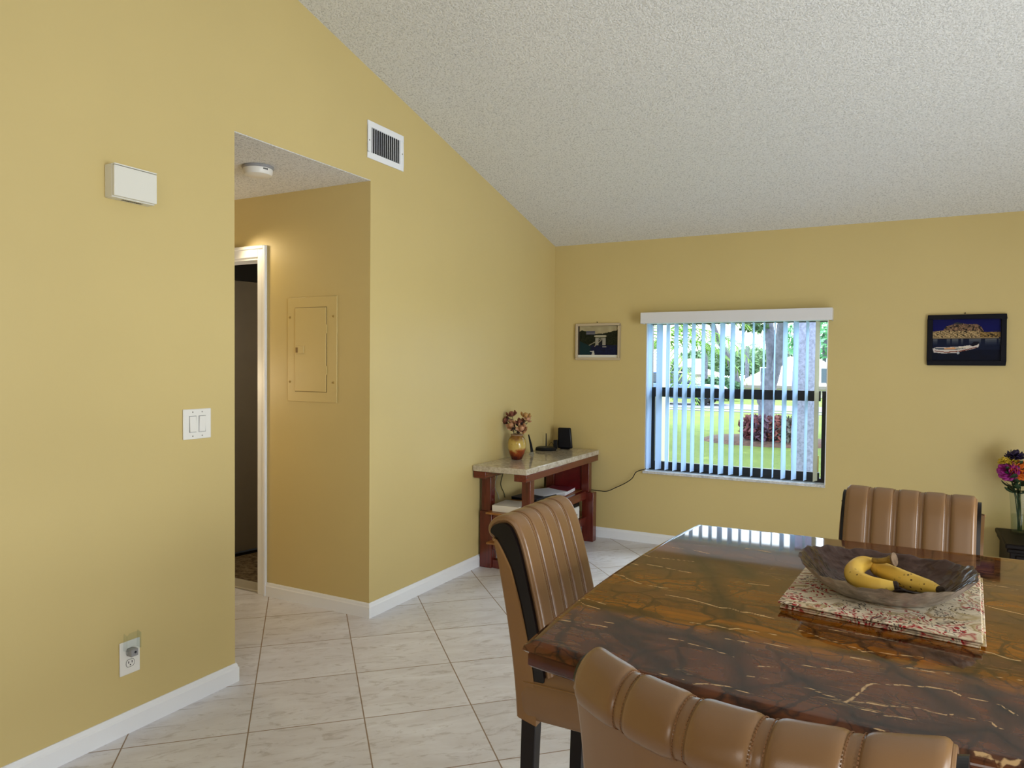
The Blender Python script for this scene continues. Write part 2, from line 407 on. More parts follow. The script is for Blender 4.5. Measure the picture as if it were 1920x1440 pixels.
# door casing
dr = bpy.data.objects.new('door_1', None); COL.objects.link(dr); dr['kind'] = 'structure'
cw = .068
def casing(name, pts):
    bm = bmesh.new()
    for (x0, x1, z0, z1, t) in pts: box(bm, x0, x1, YB-t, YB, z0, z1)
    return finish(name, bm, m_trim, dr, bevel=.003)
casing('door_casing', [(DX1, DX1+cw*.72, 0, DZ+cw*.72, .012), (DX1+cw*.72, DX1+cw, 0, DZ+cw, .019), (DX0-cw, DX0, 0, DZ+cw, .016),
                       (DX0, DX1, DZ, DZ+cw*.72, .012), (DX0-cw, DX1+cw*.72, DZ+cw*.72, DZ+cw, .019)])
bm = bmesh.new(); box(bm, DX1-.014, DX1, YB, YB+T, 0, DZ); box(bm, DX0, DX0+.014, YB, YB+T, 0, DZ); box(bm, DX0+.014, DX1-.014, YB, YB+T, DZ-.014, DZ)
finish('door_jamb', bm, m_trim, dr)
# closet sliding door seen through the doorway
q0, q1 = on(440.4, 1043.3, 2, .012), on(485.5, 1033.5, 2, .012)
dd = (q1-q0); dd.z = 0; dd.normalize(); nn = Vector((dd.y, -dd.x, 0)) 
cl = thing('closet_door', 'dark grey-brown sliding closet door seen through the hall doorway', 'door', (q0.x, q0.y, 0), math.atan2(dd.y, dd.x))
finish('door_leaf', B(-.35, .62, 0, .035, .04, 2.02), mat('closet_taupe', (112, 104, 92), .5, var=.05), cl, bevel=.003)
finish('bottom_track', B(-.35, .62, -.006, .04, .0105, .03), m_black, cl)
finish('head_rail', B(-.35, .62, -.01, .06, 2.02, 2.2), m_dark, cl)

# ------------------------------------------------------------------ things on the walls
def louvre_vent():
    y0, y1, z0, z1 = -2.489, -2.163, 2.555, 2.761
    t = thing('air_vent', 'white metal air vent with upright louvres high on left wall', 'vent', (0, (y0+y1)/2, (z0+z1)/2))
    w, h = (y1-y0)/2, (z1-z0)/2; b = .034
    bm = bmesh.new()
    for a in ((-w, w, h-b, h), (-w, w, -h, -h+b), (-w, -w+b, -h+b, h-b), (w-b, w, -h+b, h-b)): box(bm, .0005, .008, a[0], a[1], a[2], a[3])
    finish('frame', bm, m_trim, t, bevel=.002)
    finish('backing', B(.0006, .0015, -w+b, w-b, -h+b, h-b), m_dark, t)
    bm = bmesh.new()
    for k in range(14):
        y = -w+b+(k+.5)*(2*(w-b))/14; M = Matrix.Translation((.006, y, 0)) @ Matrix.Rotation(-.9, 4, 'Z')
        box(bm, -.0045, .0045, -.0012, .0012, -h+b, h-b, M=M)
    finish('louvres', bm, m_trim, t)
    for y in (-w+.014, w-.014):
        bm = bmesh.new(); lathe(bm, [(.004, 0), (.004, .001), (.001, .002)], 10, M=Matrix.Translation((.008, y, -.005)) @ Matrix.Rotation(PI/2, 4, 'Y')); finish('screw', bm, m_screw, t)
louvre_vent()
def door_chime():
    y0, y1, z0, z1 = -3.974, -3.802, 2.026, 2.148
    t = thing('door_chime', 'white rectangular door chime box mounted on left wall', 'door chime', (0, (y0+y1)/2, (z0+z1)/2)); w, h = .086, .061
    finish('base', B(.0005, .044, -w, w, -h, h), m_cream, t, bevel=.003)
    finish('cover', B(.0442, .058, -w, w, -h+.004, h-.006), m_cream, t, bevel=.003)
    finish('cover_lip', B(.0442, .059, -w, w, h-.0045, h), m_cream, t, bevel=.001)
    bm = bmesh.new()
    for k in range(11): box(bm, .016, .032, -.035+k*.0075, -.031+k*.0075, -h-.0006, -h+.001)
    finish('sound_slots', bm, m_dark, t)
door_chime()
def light_switch():
    t = thing('light_switch', 'white double rocker light switch on left wall', 'light switch', (0, -3.582, 1.167))
    finish('wall_plate', B(.0005, .006, -.068, .068, -.063, .063), m_white, t, bevel=.003)
    for k, y in enumerate((-.023, .023)):
        M = Matrix.Translation((.0065, y, 0)) @ Matrix.Rotation(.07*(1 if k else -1), 4, 'Y')
        finish('rocker_frame', B(.006, .0066, y-.0175, y+.0175, -.0345, .0345), m_grey, t)
        finish('rocker', B(-.002, .004, -.0155, .0155, -.0325, .0325, M=M), m_white, t, bevel=.0015)
        for z in (-.05, .05):
            bm = bmesh.new(); lathe(bm, [(.003, 0), (.003, .0008), (.001, .0012)], 10, M=Matrix.Translation((.006, y, z)) @ Matrix.Rotation(PI/2, 4, 'Y')); finish('screw', bm, m_screw, t)
light_switch()
def outlet():
    t = thing('wall_outlet', 'white duplex wall outlet above the left baseboard', 'outlet', (0, -3.887, .2905))
    finish('cover_plate', B(.0005, .006, -.0415, .0415, -.0645, .0645), m_white, t, bevel=.003)
    for z in (-.022, .022):
        bm = bmesh.new(); pts = []
        for k in range(28):
            a = 2*PI*k/28; pts.append((.0165*math.cos(a), max(-.0135, min(.0135, .0165*math.sin(a)))))
        tri_poly(bm, [(p[0], p[1]+z) for p in pts], 0, .006, .0075); r = finish('receptacle', bm, m_white, t)
        bm = bmesh.new(); box(bm, .0075, .0079, -.0085, -.0055, z-.001, z+.008); box(bm, .0075, .0079, .0055, .0085, z-.001, z+.008)
        lathe(bm, [(.0026, 0), (.0026, .0004)], 12, M=Matrix.Translation((.0075, 0, z-.007)) @ Matrix.Rotation(PI/2, 4, 'Y'), cap1=True); finish('slot', bm, m_dark, r)
        bm = bmesh.new()
        ring = [(Vector((.0074, p[0]*1.05, p[1]*1.06+z))) for p in pts]; tube(bm, ring+[ring[0]], .0006, 6); finish('outline', bm, m_dark, r)
    n = thing('night_light', 'small plug-in night light with clear acrylic shade in wall outlet', 'night light', (0, -3.887, .3125))
    finish('body', B(.0082, .034, -.014, .016, -.014, .014), m_grey, n, bevel=.003)
    bm = bmesh.new(); lathe(bm, [(.004, 0), (.004, .002), (.002, .003)], 12, M=Matrix.Translation((.0338, .003, .002)) @ Matrix.Rotation(PI/2, 4, 'Y')); finish('sensor', bm, m_black, n)
    bm = bmesh.new()
    tri_poly(bm, [(-.030, .012), (.028, .012), (.028, .07), (.018, .080), (-.018, .080), (-.030, .07)], 0, .030, .0335)
    tri_poly(bm, [(.008, .012), (.030, .012), (.030, .070), (.012, .078)], 1, -.030, -.027)
    tri_poly(bm, [(.008, .012), (.030, .012), (.030, .070), (.012, .078)], 1, .0255, .0285)
    finish('shade', bm, m_clear, n)
outlet()
def breaker_panel():
    x0, x1, z0, z1 = -.614, -.234, 1.199, 1.811
    t = thing('electrical_panel', 'wall-coloured breaker panel on the hallway wall', 'breaker panel', ((x0+x1)/2, YB, (z0+z1)/2))
    pm = mat('panel_paint', (211, 189, 128), .4); w, h = .19, .306
    finish('panel_frame', B(-w, w, -.006, -.0005, -h, h), pm, t, bevel=.002)
    d0, d1, e0, e1 = -.128, .112, -.245, .243
    finish('gap', B(d0-.003, d1+.003, -.0066, -.006, e0-.003, e1+.003), mat('panel_gap', (120, 96, 52), .7), t)
    d = finish('panel_door', B(d0, d1, -.0105, -.0066, e0, e1), pm, t, bevel=.0015)
    finish('latch', B(d0+.006, d0+.072, -.0145, -.0105, -.024, .022), pm, d, bevel=.002)
    finish('latch_slot', B(d0+.01, d0+.026, -.0152, -.0145, -.018, .012), mat('latch_dark', (128, 100, 52), .6), d)
    finish('hinge', B(d1-.001, d1+.005, -.011, -.0066, e0+.1, e0+.15), pm, d); finish('hinge', B(d1-.001, d1+.005, -.011, -.0066, e1-.15, e1-.1), pm, d)
    for x in (-w+.018, w-.026):
        for z in (-.19, .19):
            bm = bmesh.new(); lathe(bm, [(.007, 0), (.006, .003), (.002, .004)], 12, M=Matrix.Translation((x, -.006, z)) @ Matrix.Rotation(PI/2, 4, 'X')); finish('screw', bm, mat('screw_paint', (176, 146, 78), .5), t)
breaker_panel()
def smoke():
    t = thing('smoke_detector', 'round white smoke detector on the hallway ceiling', 'smoke detector', (-.345, -2.935, H-.004))
    bm = bmesh.new(); lathe(bm, [(.078, -.0005), (.08, -.008), (.076, -.014)], 40, cap1=True); finish('mounting_base', bm, m_grey, t, smooth=True)
    bm = bmesh.new(); lathe(bm, [(.073, -.0142), (.073, -.03), (.066, -.044), (.04, -.049), (.001, -.05)], 40); finish('housing', bm, m_white, t, smooth=True)
    bm = bmesh.new()
    for k in range(4):
        a = -.35+k*.09; M = Matrix.Rotation(a, 4, 'Z'); box(bm, .0722, .0742, -.0022, .0022, -.026, -.018, M=M)
    finish('vent_slots', bm, m_dark, t)
smoke()

# framed pictures: the image is drawn into a fine coloured grid
def painted(name, w, h, img, parent, y):
    ny, nx, _ = img.shape
    xs = np.linspace(-w/2, w/2, nx+1); zs = np.linspace(h/2, -h/2, ny+1)
    co = np.zeros((ny+1, nx+1, 3)); co[..., 0] = xs[None]; co[..., 1] = y; co[..., 2] = zs[:, None]
    idx = np.arange((ny+1)*(nx+1)).reshape(ny+1, nx+1)
    f = np.stack([idx[:-1, :-1], idx[1:, :-1], idx[1:, 1:], idx[:-1, 1:]], -1).reshape(-1, 4)
    me = bpy.data.meshes.new(name); me.from_pydata(co.reshape(-1, 3).tolist(), [], f.tolist())
    at = me.color_attributes.new('paint', 'FLOAT_COLOR', 'CORNER')
    c = np.clip(img, 0, 255)/255.; c = np.where(c <= .04045, c/12.92, ((c+.055)/1.055)**2.4)
    cc = np.ones((ny*nx, 4, 4), np.float32); cc[..., :3] = c.reshape(-1, 1, 3); at.data.foreach_set('color', cc.ravel())
    o = bpy.data.objects.new(name, me); COL.objects.link(o); o.parent = parent; me.materials.append(attr_mat(name+'_print'))
    return o
def noise2(ny, nx, s, seed):
    r = np.random.default_rng(seed); g = r.random((ny//s+3, nx//s+3)); Y, X = np.mgrid[0:ny, 0:nx]/s
    y0, x0 = Y.astype(int), X.astype(int); fy, fx = Y-y0, X-x0
    return (g[y0, x0]*(1-fx)+g[y0, x0+1]*fx)*(1-fy)+(g[y0+1, x0]*(1-fx)+g[y0+1, x0+1]*fx)*fy
def inpoly(X, Y, P):
    r = np.zeros(X.shape, bool); n = len(P)
    for i in range(n):
        (x0, y0), (x1, y1) = P[i], P[(i+1) % n]
        c = ((y0 > Y) != (y1 > Y)); xi = (x1-x0)*(Y-y0)/((y1-y0) or 1e-9)+x0; r ^= c & (X < xi)
    return r
def harbour():
    ny, nx = 100, 150; Y, X = np.mgrid[0:ny, 0:nx]; X = X/nx; Y = Y/ny
    I = np.zeros((ny, nx, 3)); n3 = noise2(ny, nx, 3, 3); n2 = noise2(ny, nx, 2, 5); n8 = noise2(ny, nx, 9, 8)
    I[:] = (6, 8, 66); I += (Y < .45)[..., None]*np.stack([0*X, 2*X, 34*(.45-abs(Y-.22))], -1)
    def put(mk, c): I[mk] = c if not isinstance(c, np.ndarray) else c[mk]
    rock = inpoly(X, Y, [(.14, .28), (.2, .16), (.3, .12), (.36, .08), (.5, .11), (.66, .12), (.72, .18), (.76, .3), (.76, .42), (.1, .42)])
    put(rock, np.stack([70+90*n2, 54+70*n2, 44+50*n2], -1)); put(rock & (n3 < .35), (40, 34, 30))
    put(inpoly(X, Y, [(.3, .10), (.36, .06), (.44, .09), (.42, .12)]), (46, 48, 56))
    town = (Y > .26+.04*n8) & (Y < .44); blocks = ((np.floor(X*34)*7+np.floor(Y*40)*13) % 5)/5
    put(town & (X < .7), np.stack([120+90*blocks, 100+80*blocks, 70+60*blocks], -1)); put(town & (X > .7) & (Y > .30), np.stack([90+90*blocks, 70+74*blocks, 40+44*blocks], -1))
    put(town & (n2 < .28), (30, 24, 20)); put((abs(Y-.445) < .012) & (X < .98), (150, 128, 96))
    put((abs(Y-.458) < .008), (24, 20, 20))
    w = Y > .466; rip = .5+.5*np.sin(Y*260+6*n8)
    put(w, np.stack([6+8*rip, 14+10*rip, 38+14*rip], -1))
    cols = noise2(1, nx*1, 6, 12)[0][None]*np.ones((ny, 1)); refl = np.clip(1-(Y-.466)/.16, 0, 1)*(cols > .35)*(.55+.45*rip)
    I[w] = (I+refl[..., None]*np.array([96, 88, 62]))[w]
    put((Y > .72), np.stack([3+0*X, 6+5*n8, 26+10*n8], -1))
    hull = [(.0, .70), (.05, .67), (.2, .665), (.45, .645), (.62, .60), (.69, .585), (.685, .66), (.6, .71), (.45, .76), (.36, .80), (.16, .815), (.02, .79)]
    put(inpoly(X, Y, hull), (206, 196, 190))
    put(inpoly(X, Y, [(.03, .745), (.2, .775), (.4, .755), (.66, .655), (.66, .675), (.4, .78), (.2, .795), (.03, .765)]), (120, 60, 44))
    put(inpoly(X, Y, [(.03, .69), (.2, .68), (.5, .655), (.56, .64), (.5, .69), (.36, .725), (.16, .73), (.05, .715)]), (70, 78, 86))
    put(inpoly(X, Y, [(.17, .69), (.32, .665), (.36, .70), (.3, .72), (.18, .71)]), (206, 150, 104)); put(inpoly(X, Y, [(.34, .68), (.56, .64), (.52, .68), (.36, .70)]), (220, 208, 184))
    put(inpoly(X, Y, [(.56, .62), (.62, .53), (.69, .54), (.68, .6), (.6, .65)]), (10, 10, 26))
    put((X-.385)**2+(Y-.80)**2*.5 < .0005, (170, 170, 176))
    return I
def bridge_view():
    ny, nx = 90, 112; Y, X = np.mgrid[0:ny, 0:nx]; X = X/nx; Y = Y/ny
    I = np.zeros((ny, nx, 3)); n3 = noise2(ny, nx, 3, 13); n8 = noise2(ny, nx, 10, 18)
    I[:] = np.array([178, 166, 132])-20*n8[..., None]
    def put(mk, c): I[mk] = c if not isinstance(c, np.ndarray) else c[mk]
    tree = (Y > .12+.1*n8+.25*np.clip(.3-abs(X-.55), 0, .3)) & (X < .2) | (Y > .24+.06*n8) & (X >= .2) & (X < .6) | (Y > .28-.35*np.clip(X-.66, 0, 1)-.05*n3) & (X >= .6)
    put(tree, np.stack([20+22*n3, 24+22*n3, 16+14*n3], -1))
    put((abs(X-.31) < .11) & (abs(Y-.23) < .06), (84, 84, 98)); put((abs(X-.31) < .11) & (abs(Y-.25) < .008), (120, 118, 120))
    put((Y > .66), np.stack([22+6*n3, 24+8*n3, 44+20*n3], -1)); put((Y > .5+.6*X) & (X < .32), (26, 48, 52))
    put((X > .43) & (X < .69) & (Y > .32) & (Y < .66), (150, 146, 134)); put((X > .41) & (X < .71) & (abs(Y-.345) < .022), (176, 168, 140))
    put((X > .43) & (X < .69) & (abs(Y-.40) < .02), (84, 86, 60)); put((X > .51) & (X < .615) & (Y > .46) & (Y < .68), (30, 32, 36)); put(((X-.562)/.053)**2+((Y-.47)/.05)**2 < 1, (30, 32, 36))
    for (xa, ya, xb, yb) in ((.28, .66, .58, .44), (.42, .70, .60, .46)):
        t = np.clip(((X-xa)*(xb-xa)+(Y-ya)*(yb-ya))/((xb-xa)**2+(yb-ya)**2), 0, 1); put(np.hypot(X-xa-t*(xb-xa), Y-ya-t*(yb-ya)) < .011, (150, 142, 120))
    put((abs(X-.66) < .05) & (abs(Y-.72) < .012), (170, 166, 150)); put(inpoly(X, Y, [(.28, .87), (.4, .85), (.42, 1), (.34, 1), (.36, .9)]), (190, 186, 176))
    put((X < .03), (60, 52, 44))
    return I
def picture(name, label, x0, x1, z0, z1, fw, fmat, depth, img, mat_b=0, tilt=0):
    t = thing(name, label, 'picture', ((x0+x1)/2, 0, (z0+z1)/2)); t.rotation_euler = (0, tilt, 0)
    w, h = (x1-x0)/2, (z1-z0)/2; bm = bmesh.new()
    for a in ((-w, w, h-fw, h), (-w, w, -h, -h+fw), (-w, -w+fw, -h+fw, h-fw), (w-fw, w, -h+fw, h-fw)): box(bm, a[0], a[1], -depth, -.001, a[2], a[3])
    finish('frame', bm, fmat, t, bevel=.003)
    finish('backing', B(-w+fw, w-fw, -.006, -.001, -h+fw, h-fw), m_cream, t)
    p = painted('print', 2*(w-fw)-.0005, 2*(h-fw)-mat_b-.0005, img, t, -.0065); p.location = (0, 0, mat_b/2)
    bm = bmesh.new(); tube(bm, [(-.008, -.0006, h+.008), (-.008, -.010, h+.011)], .0035, 8); finish('nail', bm, m_black, t)
picture('framed_picture', 'small framed photograph of a bridge gateway, pale frame, left of the window', .203, .595, 1.474, 1.778, .020, mat('pale_frame', (196, 178, 148), .4), .02, bridge_view(), .022, .0)
picture('framed_picture', 'black framed picture of white boat and harbour town, right of the window', 2.771, 3.212, 1.449, 1.786, .03, mat('black_frame', (10, 11, 22), .5, spec=.15), .024, harbour(), 0, .0)

# ------------------------------------------------------------------ window
wn = bpy.data.objects.new('window_1', None); COL.objects.link(wn); wn['kind'] = 'structure'
FY = .105
zr0, zr1 = 1.18, 1.255
bm = bmesh.new()
for a in ((WX0, WX0+.014, WZ0, WZ1, FY, FY+.06), (WX1-.014, WX1, WZ0, WZ1, FY, FY+.06), (WX0+.014, WX1-.014, WZ1-.012, WZ1, FY, FY+.06), (WX0+.014, WX1-.014, WZ0, WZ0+.03, FY, FY+.06)):
    box(bm, a[0], a[1], a[4], a[5], a[2], a[3])
finish('window_frame', bm, m_blackframe, wn, bevel=.002)
bm = bmesh.new()
for a in ((WX0+.014, WX0+.05, WZ0+.03, zr1), (WX1-.04, WX1-.014, WZ0+.03, zr1), (WX0+.05, WX1-.05, WZ0+.03, WZ0+.075), (WX0+.05, WX1-.05, zr0, zr1)):
    box(bm, a[0], a[1], FY-.012, FY+.022, a[2], a[3])
box(bm, WX0+.05, WX1-.05, FY-.014, FY-.012, zr1-.018, zr1-.014)
sash = finish('lower_sash', bm, m_blackframe, wn, bevel=.002)
finish('pane', B(WX0+.05, WX1-.05, FY+.004, FY+.008, WZ0+.075, zr0), m_glass, sash)
finish('pane', B(WX0+.014, WX1-.014, FY+.04, FY+.044, zr1-.01, WZ1-.012), m_glass, wn)
finish('sash_latch', B(WX1-.075, WX1-.055, FY-.02, FY-.012, .66, .78), mat('latch_yellow', (190, 150, 60), .4), sash)
bm = bmesh.new()
box(bm, WX0, WX0+.006, .0, FY, WZ0, WZ1); box(bm, WX1-.006, WX1, .0, FY, WZ0, WZ1); box(bm, WX0+.006, WX1-.006, 0, FY, WZ1-.006, WZ1)
finish('window_reveal', bm, m_trim, wn)
finish('window_sill', B(WX0-.012, WX1+.0, -.022, FY, WZ0-.016, WZ0+.004), m_sill, wn, bevel=.003)
# vertical blind
bl = thing('vertical_blind', 'pale blue vertical blind with white valance hanging in the window', 'blind', ((WX0+WX1)/2, -.05, WZ1))
ox = (WX0+WX1)/2; VY = .03
bm = bmesh.new(); 
vx0, vx1 = .796-ox, 2.187-ox
box(bm, vx0, vx1, -.062, -.052, -.012, .074); box(bm, vx0, vx0+.008, -.052, .049, -.012, .074); box(bm, vx1-.008, vx1, -.052, .049, -.012, .074)
finish('valance', bm, mat('valance_white', (226, 226, 230), .4), bl, bevel=.002)
finish('head_rail', B(vx0+.02, vx1-.02, -.01, .045, .004, .045), m_white, bl)
sl = [(130, 165), (195, 240), (265, 293), (322, 355), (385, 422), (450, 480), (522, 550), (592, 620), (655, 695), (732, 768), (812, 835), (893, 910), (970, 985), (1052, 1062), (1115, 1150), (1192, 1230), (1282, 1305), (1352, 1385)]
for k, (a, b) in enumerate(sl):
    u0, u1 = 1180+a*.2569, 1180+b*.2569; p = on((u0+u1)/2, 725, 1, VY); d = p-CAM; ap = (on(u1, 725, 1, VY)-on(u0, 725, 1, VY)).length*math.cos(math.atan2(-d.x, d.y))
    va = math.atan2(d.y, d.x); de = math.asin(min(.9, ap/.088)); th = va - de
    n = 8; bm = bmesh.new(); W2 = .044; dx, dy = math.cos(th), math.sin(th)
    rows = []
    for z in (-.012, WZ0+.018-WZ1):
        rows.append([(p.x-ox+dx*W2*(2*i/n-1)-dy*.005*(1-(2*i/n-1)**2), p.y+.05+dy*W2*(2*i/n-1)+dx*.005*(1-(2*i/n-1)**2), z+.0) for i in range(n+1)])
    grid(bm, rows); finish('vane', bm, m_vane_y if k == 17 else m_vane, bl, smooth=True)

# ------------------------------------------------------------------ dining table
TZ = .914; KT = .768; KC = .825
sx_ = lambda x, k: CAM.x+(x-CAM.x)*k
sy_ = lambda y, k: CAM.y+(y-CAM.y)*k
veins = {6: (960, 960, .26042), 7: (1500, 1180, .21875), 5: (1400, 980, .31941)}
W6 = ['300,770 420,787 520,803 640,818 690,832', '465,620 520,668 560,678 635,700', '505,622 560,628 610,645 675,665', '680,442 740,450 800,460 840,485 920,515 1000,530 1080,545 1140,548',
 '1100,595 1250,620 1400,660 1500,690 1570,692 1650,720 1720,725 1800,750 1915,770', '970,375 1080,395 1180,418 1290,438', '940,305 1010,325 1100,335 1200,345 1320,358', '1130,250 1250,268', '1310,235 1400,243 1480,248',
 '1310,275 1420,300', '1680,262 1780,275 1870,292', '1280,795 1400,812 1490,820 1560,845 1620,838 1740,858 1900,885', '1030,1160 1130,1175 1200,1190 1290,1240', '1300,1235 1420,1238 1560,1258 1640,1285 1720,1310 1815,1333',
 '1130,910 1220,925 1290,950 1400,975 1500,1010 1600,1045', '1770,1110 1920,1117', '1680,1180 1780,1190 1920,1215', '1540,912 1620,925 1710,940', '1700,515 1850,530', '840,365 910,382', '730,845 750,848', '660,790 735,800']
W7 = ['0,480 100,510 200,555 300,585 390,630', '390,630 440,600 490,560 540,515 570,480 630,465 750,475 850,475 1000,490 1100,492 1280,520 1380,570 1530,605 1700,640 1800,700 1880,750',
 '450,618 520,628 600,632 720,655 900,665 1000,675 1100,700 1180,715 1250,735 1330,728 1420,745 1520,778 1640,795 1690,840 1740,855', '0,10 100,40 200,80 300,105 400,140 480,160 540,190 660,195 800,215 1060,240',
 '440,240 560,260 610,275', '860,325 1000,335 1100,360 1280,380', '530,805 640,845 750,880 880,920 1000,965', '480,680 620,700 720,735 960,770', '0,305 150,325 300,345 460,370', '1500,1045 1580,1060 1650,1080 1720,1120 1750,1100 1830,1125 1900,1110',
 '1370,325 1480,340', '1640,410 1780,415 1900,440', '1540,180 1650,205 1780,250 1830,262 1890,270', '250,0 400,25 560,50 700,75 900,110 980,120']
W5 = ['1360,475 1450,500 1560,525 1628,540', '1370,340 1470,370 1560,385', '0,525 100,545 180,565', '0,150 140,175', '100,705 250,735 380,760']
D6 = ['640,690 760,770 900,840 1060,870 1240,890 1440,960 1600,1050 1650,1150 1680,1290', '760,800 870,920 960,1010 1060,1080 1250,1230', '1250,260 1350,340 1420,430 1480,560 1520,640 1560,760', '1500,820 1560,900 1570,1000', '450,630 560,660 700,690 860,720 1000,740', '1420,320 1600,360 1700,460']
D7 = ['0,420 150,500 270,580 420,650 470,760 850,850 1100,890 1400,880 1650,860 1800,980 1920,1060', '380,190 600,230 760,290 870,390 1000,460 1080,510 1200,590 1350,700', '1130,200 1300,280 1420,390 1560,520 1650,620 1920,780']
def segs(L, key):
    x0, y0, s = veins[key]; out = []
    for ln in L:
        P = [on(x0+float(a.split(',')[0])*s, y0+float(a.split(',')[1])*s, 2, TZ) for a in ln.split()]
        out += [(p.x, p.y, q.x, q.y) for p, q in zip(P, P[1:])]
    return out
def sdf(X, Y, S):
    D = np.full(X.shape, .12)
    for x0, y0, x1, y1 in S:
        L = (x1-x0)**2+(y1-y0)**2 or 1e-9
        t = np.clip(((X-x0)*(x1-x0)+(Y-y0)*(y1-y0))/L, 0, 1); D = np.minimum(D, np.hypot(X-x0-t*(x1-x0), Y-y0-t*(y1-y0)))
    return D
TX0, TX1, TY0, TY1 = 1.976, 3.19, -4.441, -3.273
def outline(ins=0.0, n=28):
    """table outline, four gently bowed sides"""
    x0, x1, y0, y1 = TX0+ins, TX1-ins, TY0+ins, TY1-ins; P = []
    def side(a, b, bul, nrm):
        for i in range(n):
            t = i/n; k = bul*(1-(2*t-1)**2); P.append((a[0]+(b[0]-a[0])*t+nrm[0]*k, a[1]+(b[1]-a[1])*t+nrm[1]*k))
    c = .036
    side((x0, y0), (x1, y0), .062, (0, -1)); side((x1, y0), (x1, y1), .028, (1, 0)); side((x1, y1), (x0+c, y1), .008, (0, 1)); side((x0+c, y1), (x0, y0), .030, (-1, 0))
    return P
cxT, cyT = (TX0+TX1)/2, (TY0+TY1)/2
tb = thing('dining_table', 'large square dining table with glossy brown veined marble top', 'table', (cxT, cyT, 0))
def slab(name, layers, material, parent, top_grid=False):
    bm = bmesh.new(); rings = []
    for ins, z in layers: rings.append([bm.verts.new((x-cxT, y-cyT, z)) for x, y in outline(ins)])
    n = len(rings[0])
    for a, b in zip(rings, rings[1:]):
        for k in range(n): bm.faces.new((a[k], a[(k+1) % n], b[(k+1) % n], b[k]))
    bm.faces.new(rings[0][::-1])
    if not top_grid: bm.faces.new(rings[-1])
    else:
        # concentric fill with dense rings so that the vein field is well sampled
        last = rings[-1]
        for s in np.linspace(.985, .0, 110):
            if s < 1e-6:
                c = bm.verts.new((0, 0, layers[-1][1]))
                for k in range(n): bm.faces.new((last[k], last[(k+1) % n], c))
            else:
                r = [bm.verts.new((v.co.x*s, v.co.y*s, v.co.z)) for v in rings[-1]]
                for k in range(n): bm.faces.new((last[k], last[(k+1) % n], r[(k+1) % n], r[k]))
                last = r
    o = finish(name, bm, material, parent, smooth=True, angle=.9)
    return o
_n = outline
def outline_dense(ins=0.0, n=220): return _n(ins, n)
outline = outline_dense
top = slab('tabletop', [(.03, TZ-.022), (.005, TZ-.022), (.0, TZ-.017), (.002, TZ-.009), (.010, TZ-.005), (.013, TZ-.001), (.016, TZ)], m_brown, tb, True)
me = top.data; N = len(me.vertices); co = np.empty(N*3, np.float32); me.vertices.foreach_get('co', co); co = co.reshape(-1, 3)
XX, YY = co[:, 0]+cxT, co[:, 1]+cyT
SW = segs(W6, 6)+segs(W7, 7)+segs(W5, 5); SD = segs(D6, 6)+segs(D7, 7)
for nm, S in (('vein_d', SW), ('band_d', SD)):
    a = me.attributes.new(nm, 'FLOAT', 'POINT'); a.data.foreach_set('value', sdf(XX, YY, S).astype(np.float32))
outline = lambda ins=0.0: _n(ins, 40)
slab('table_edge', [(.05, TZ-.051), (.012, TZ-.051), (.008, TZ-.046), (.008, TZ-.027), (.011, TZ-.0225), (.05, TZ-.0225)], m_redstone, tb)
bm = bmesh.new(); box(bm, -.20, .20, -.19, .19, .80, TZ-.067); box(bm, -.13, .13, -.12, .12, .07, .80); box(bm, -.22, .22, -.21, .21, 0, .07)
finish('pedestal', bm, m_leg, tb, bevel=.012)

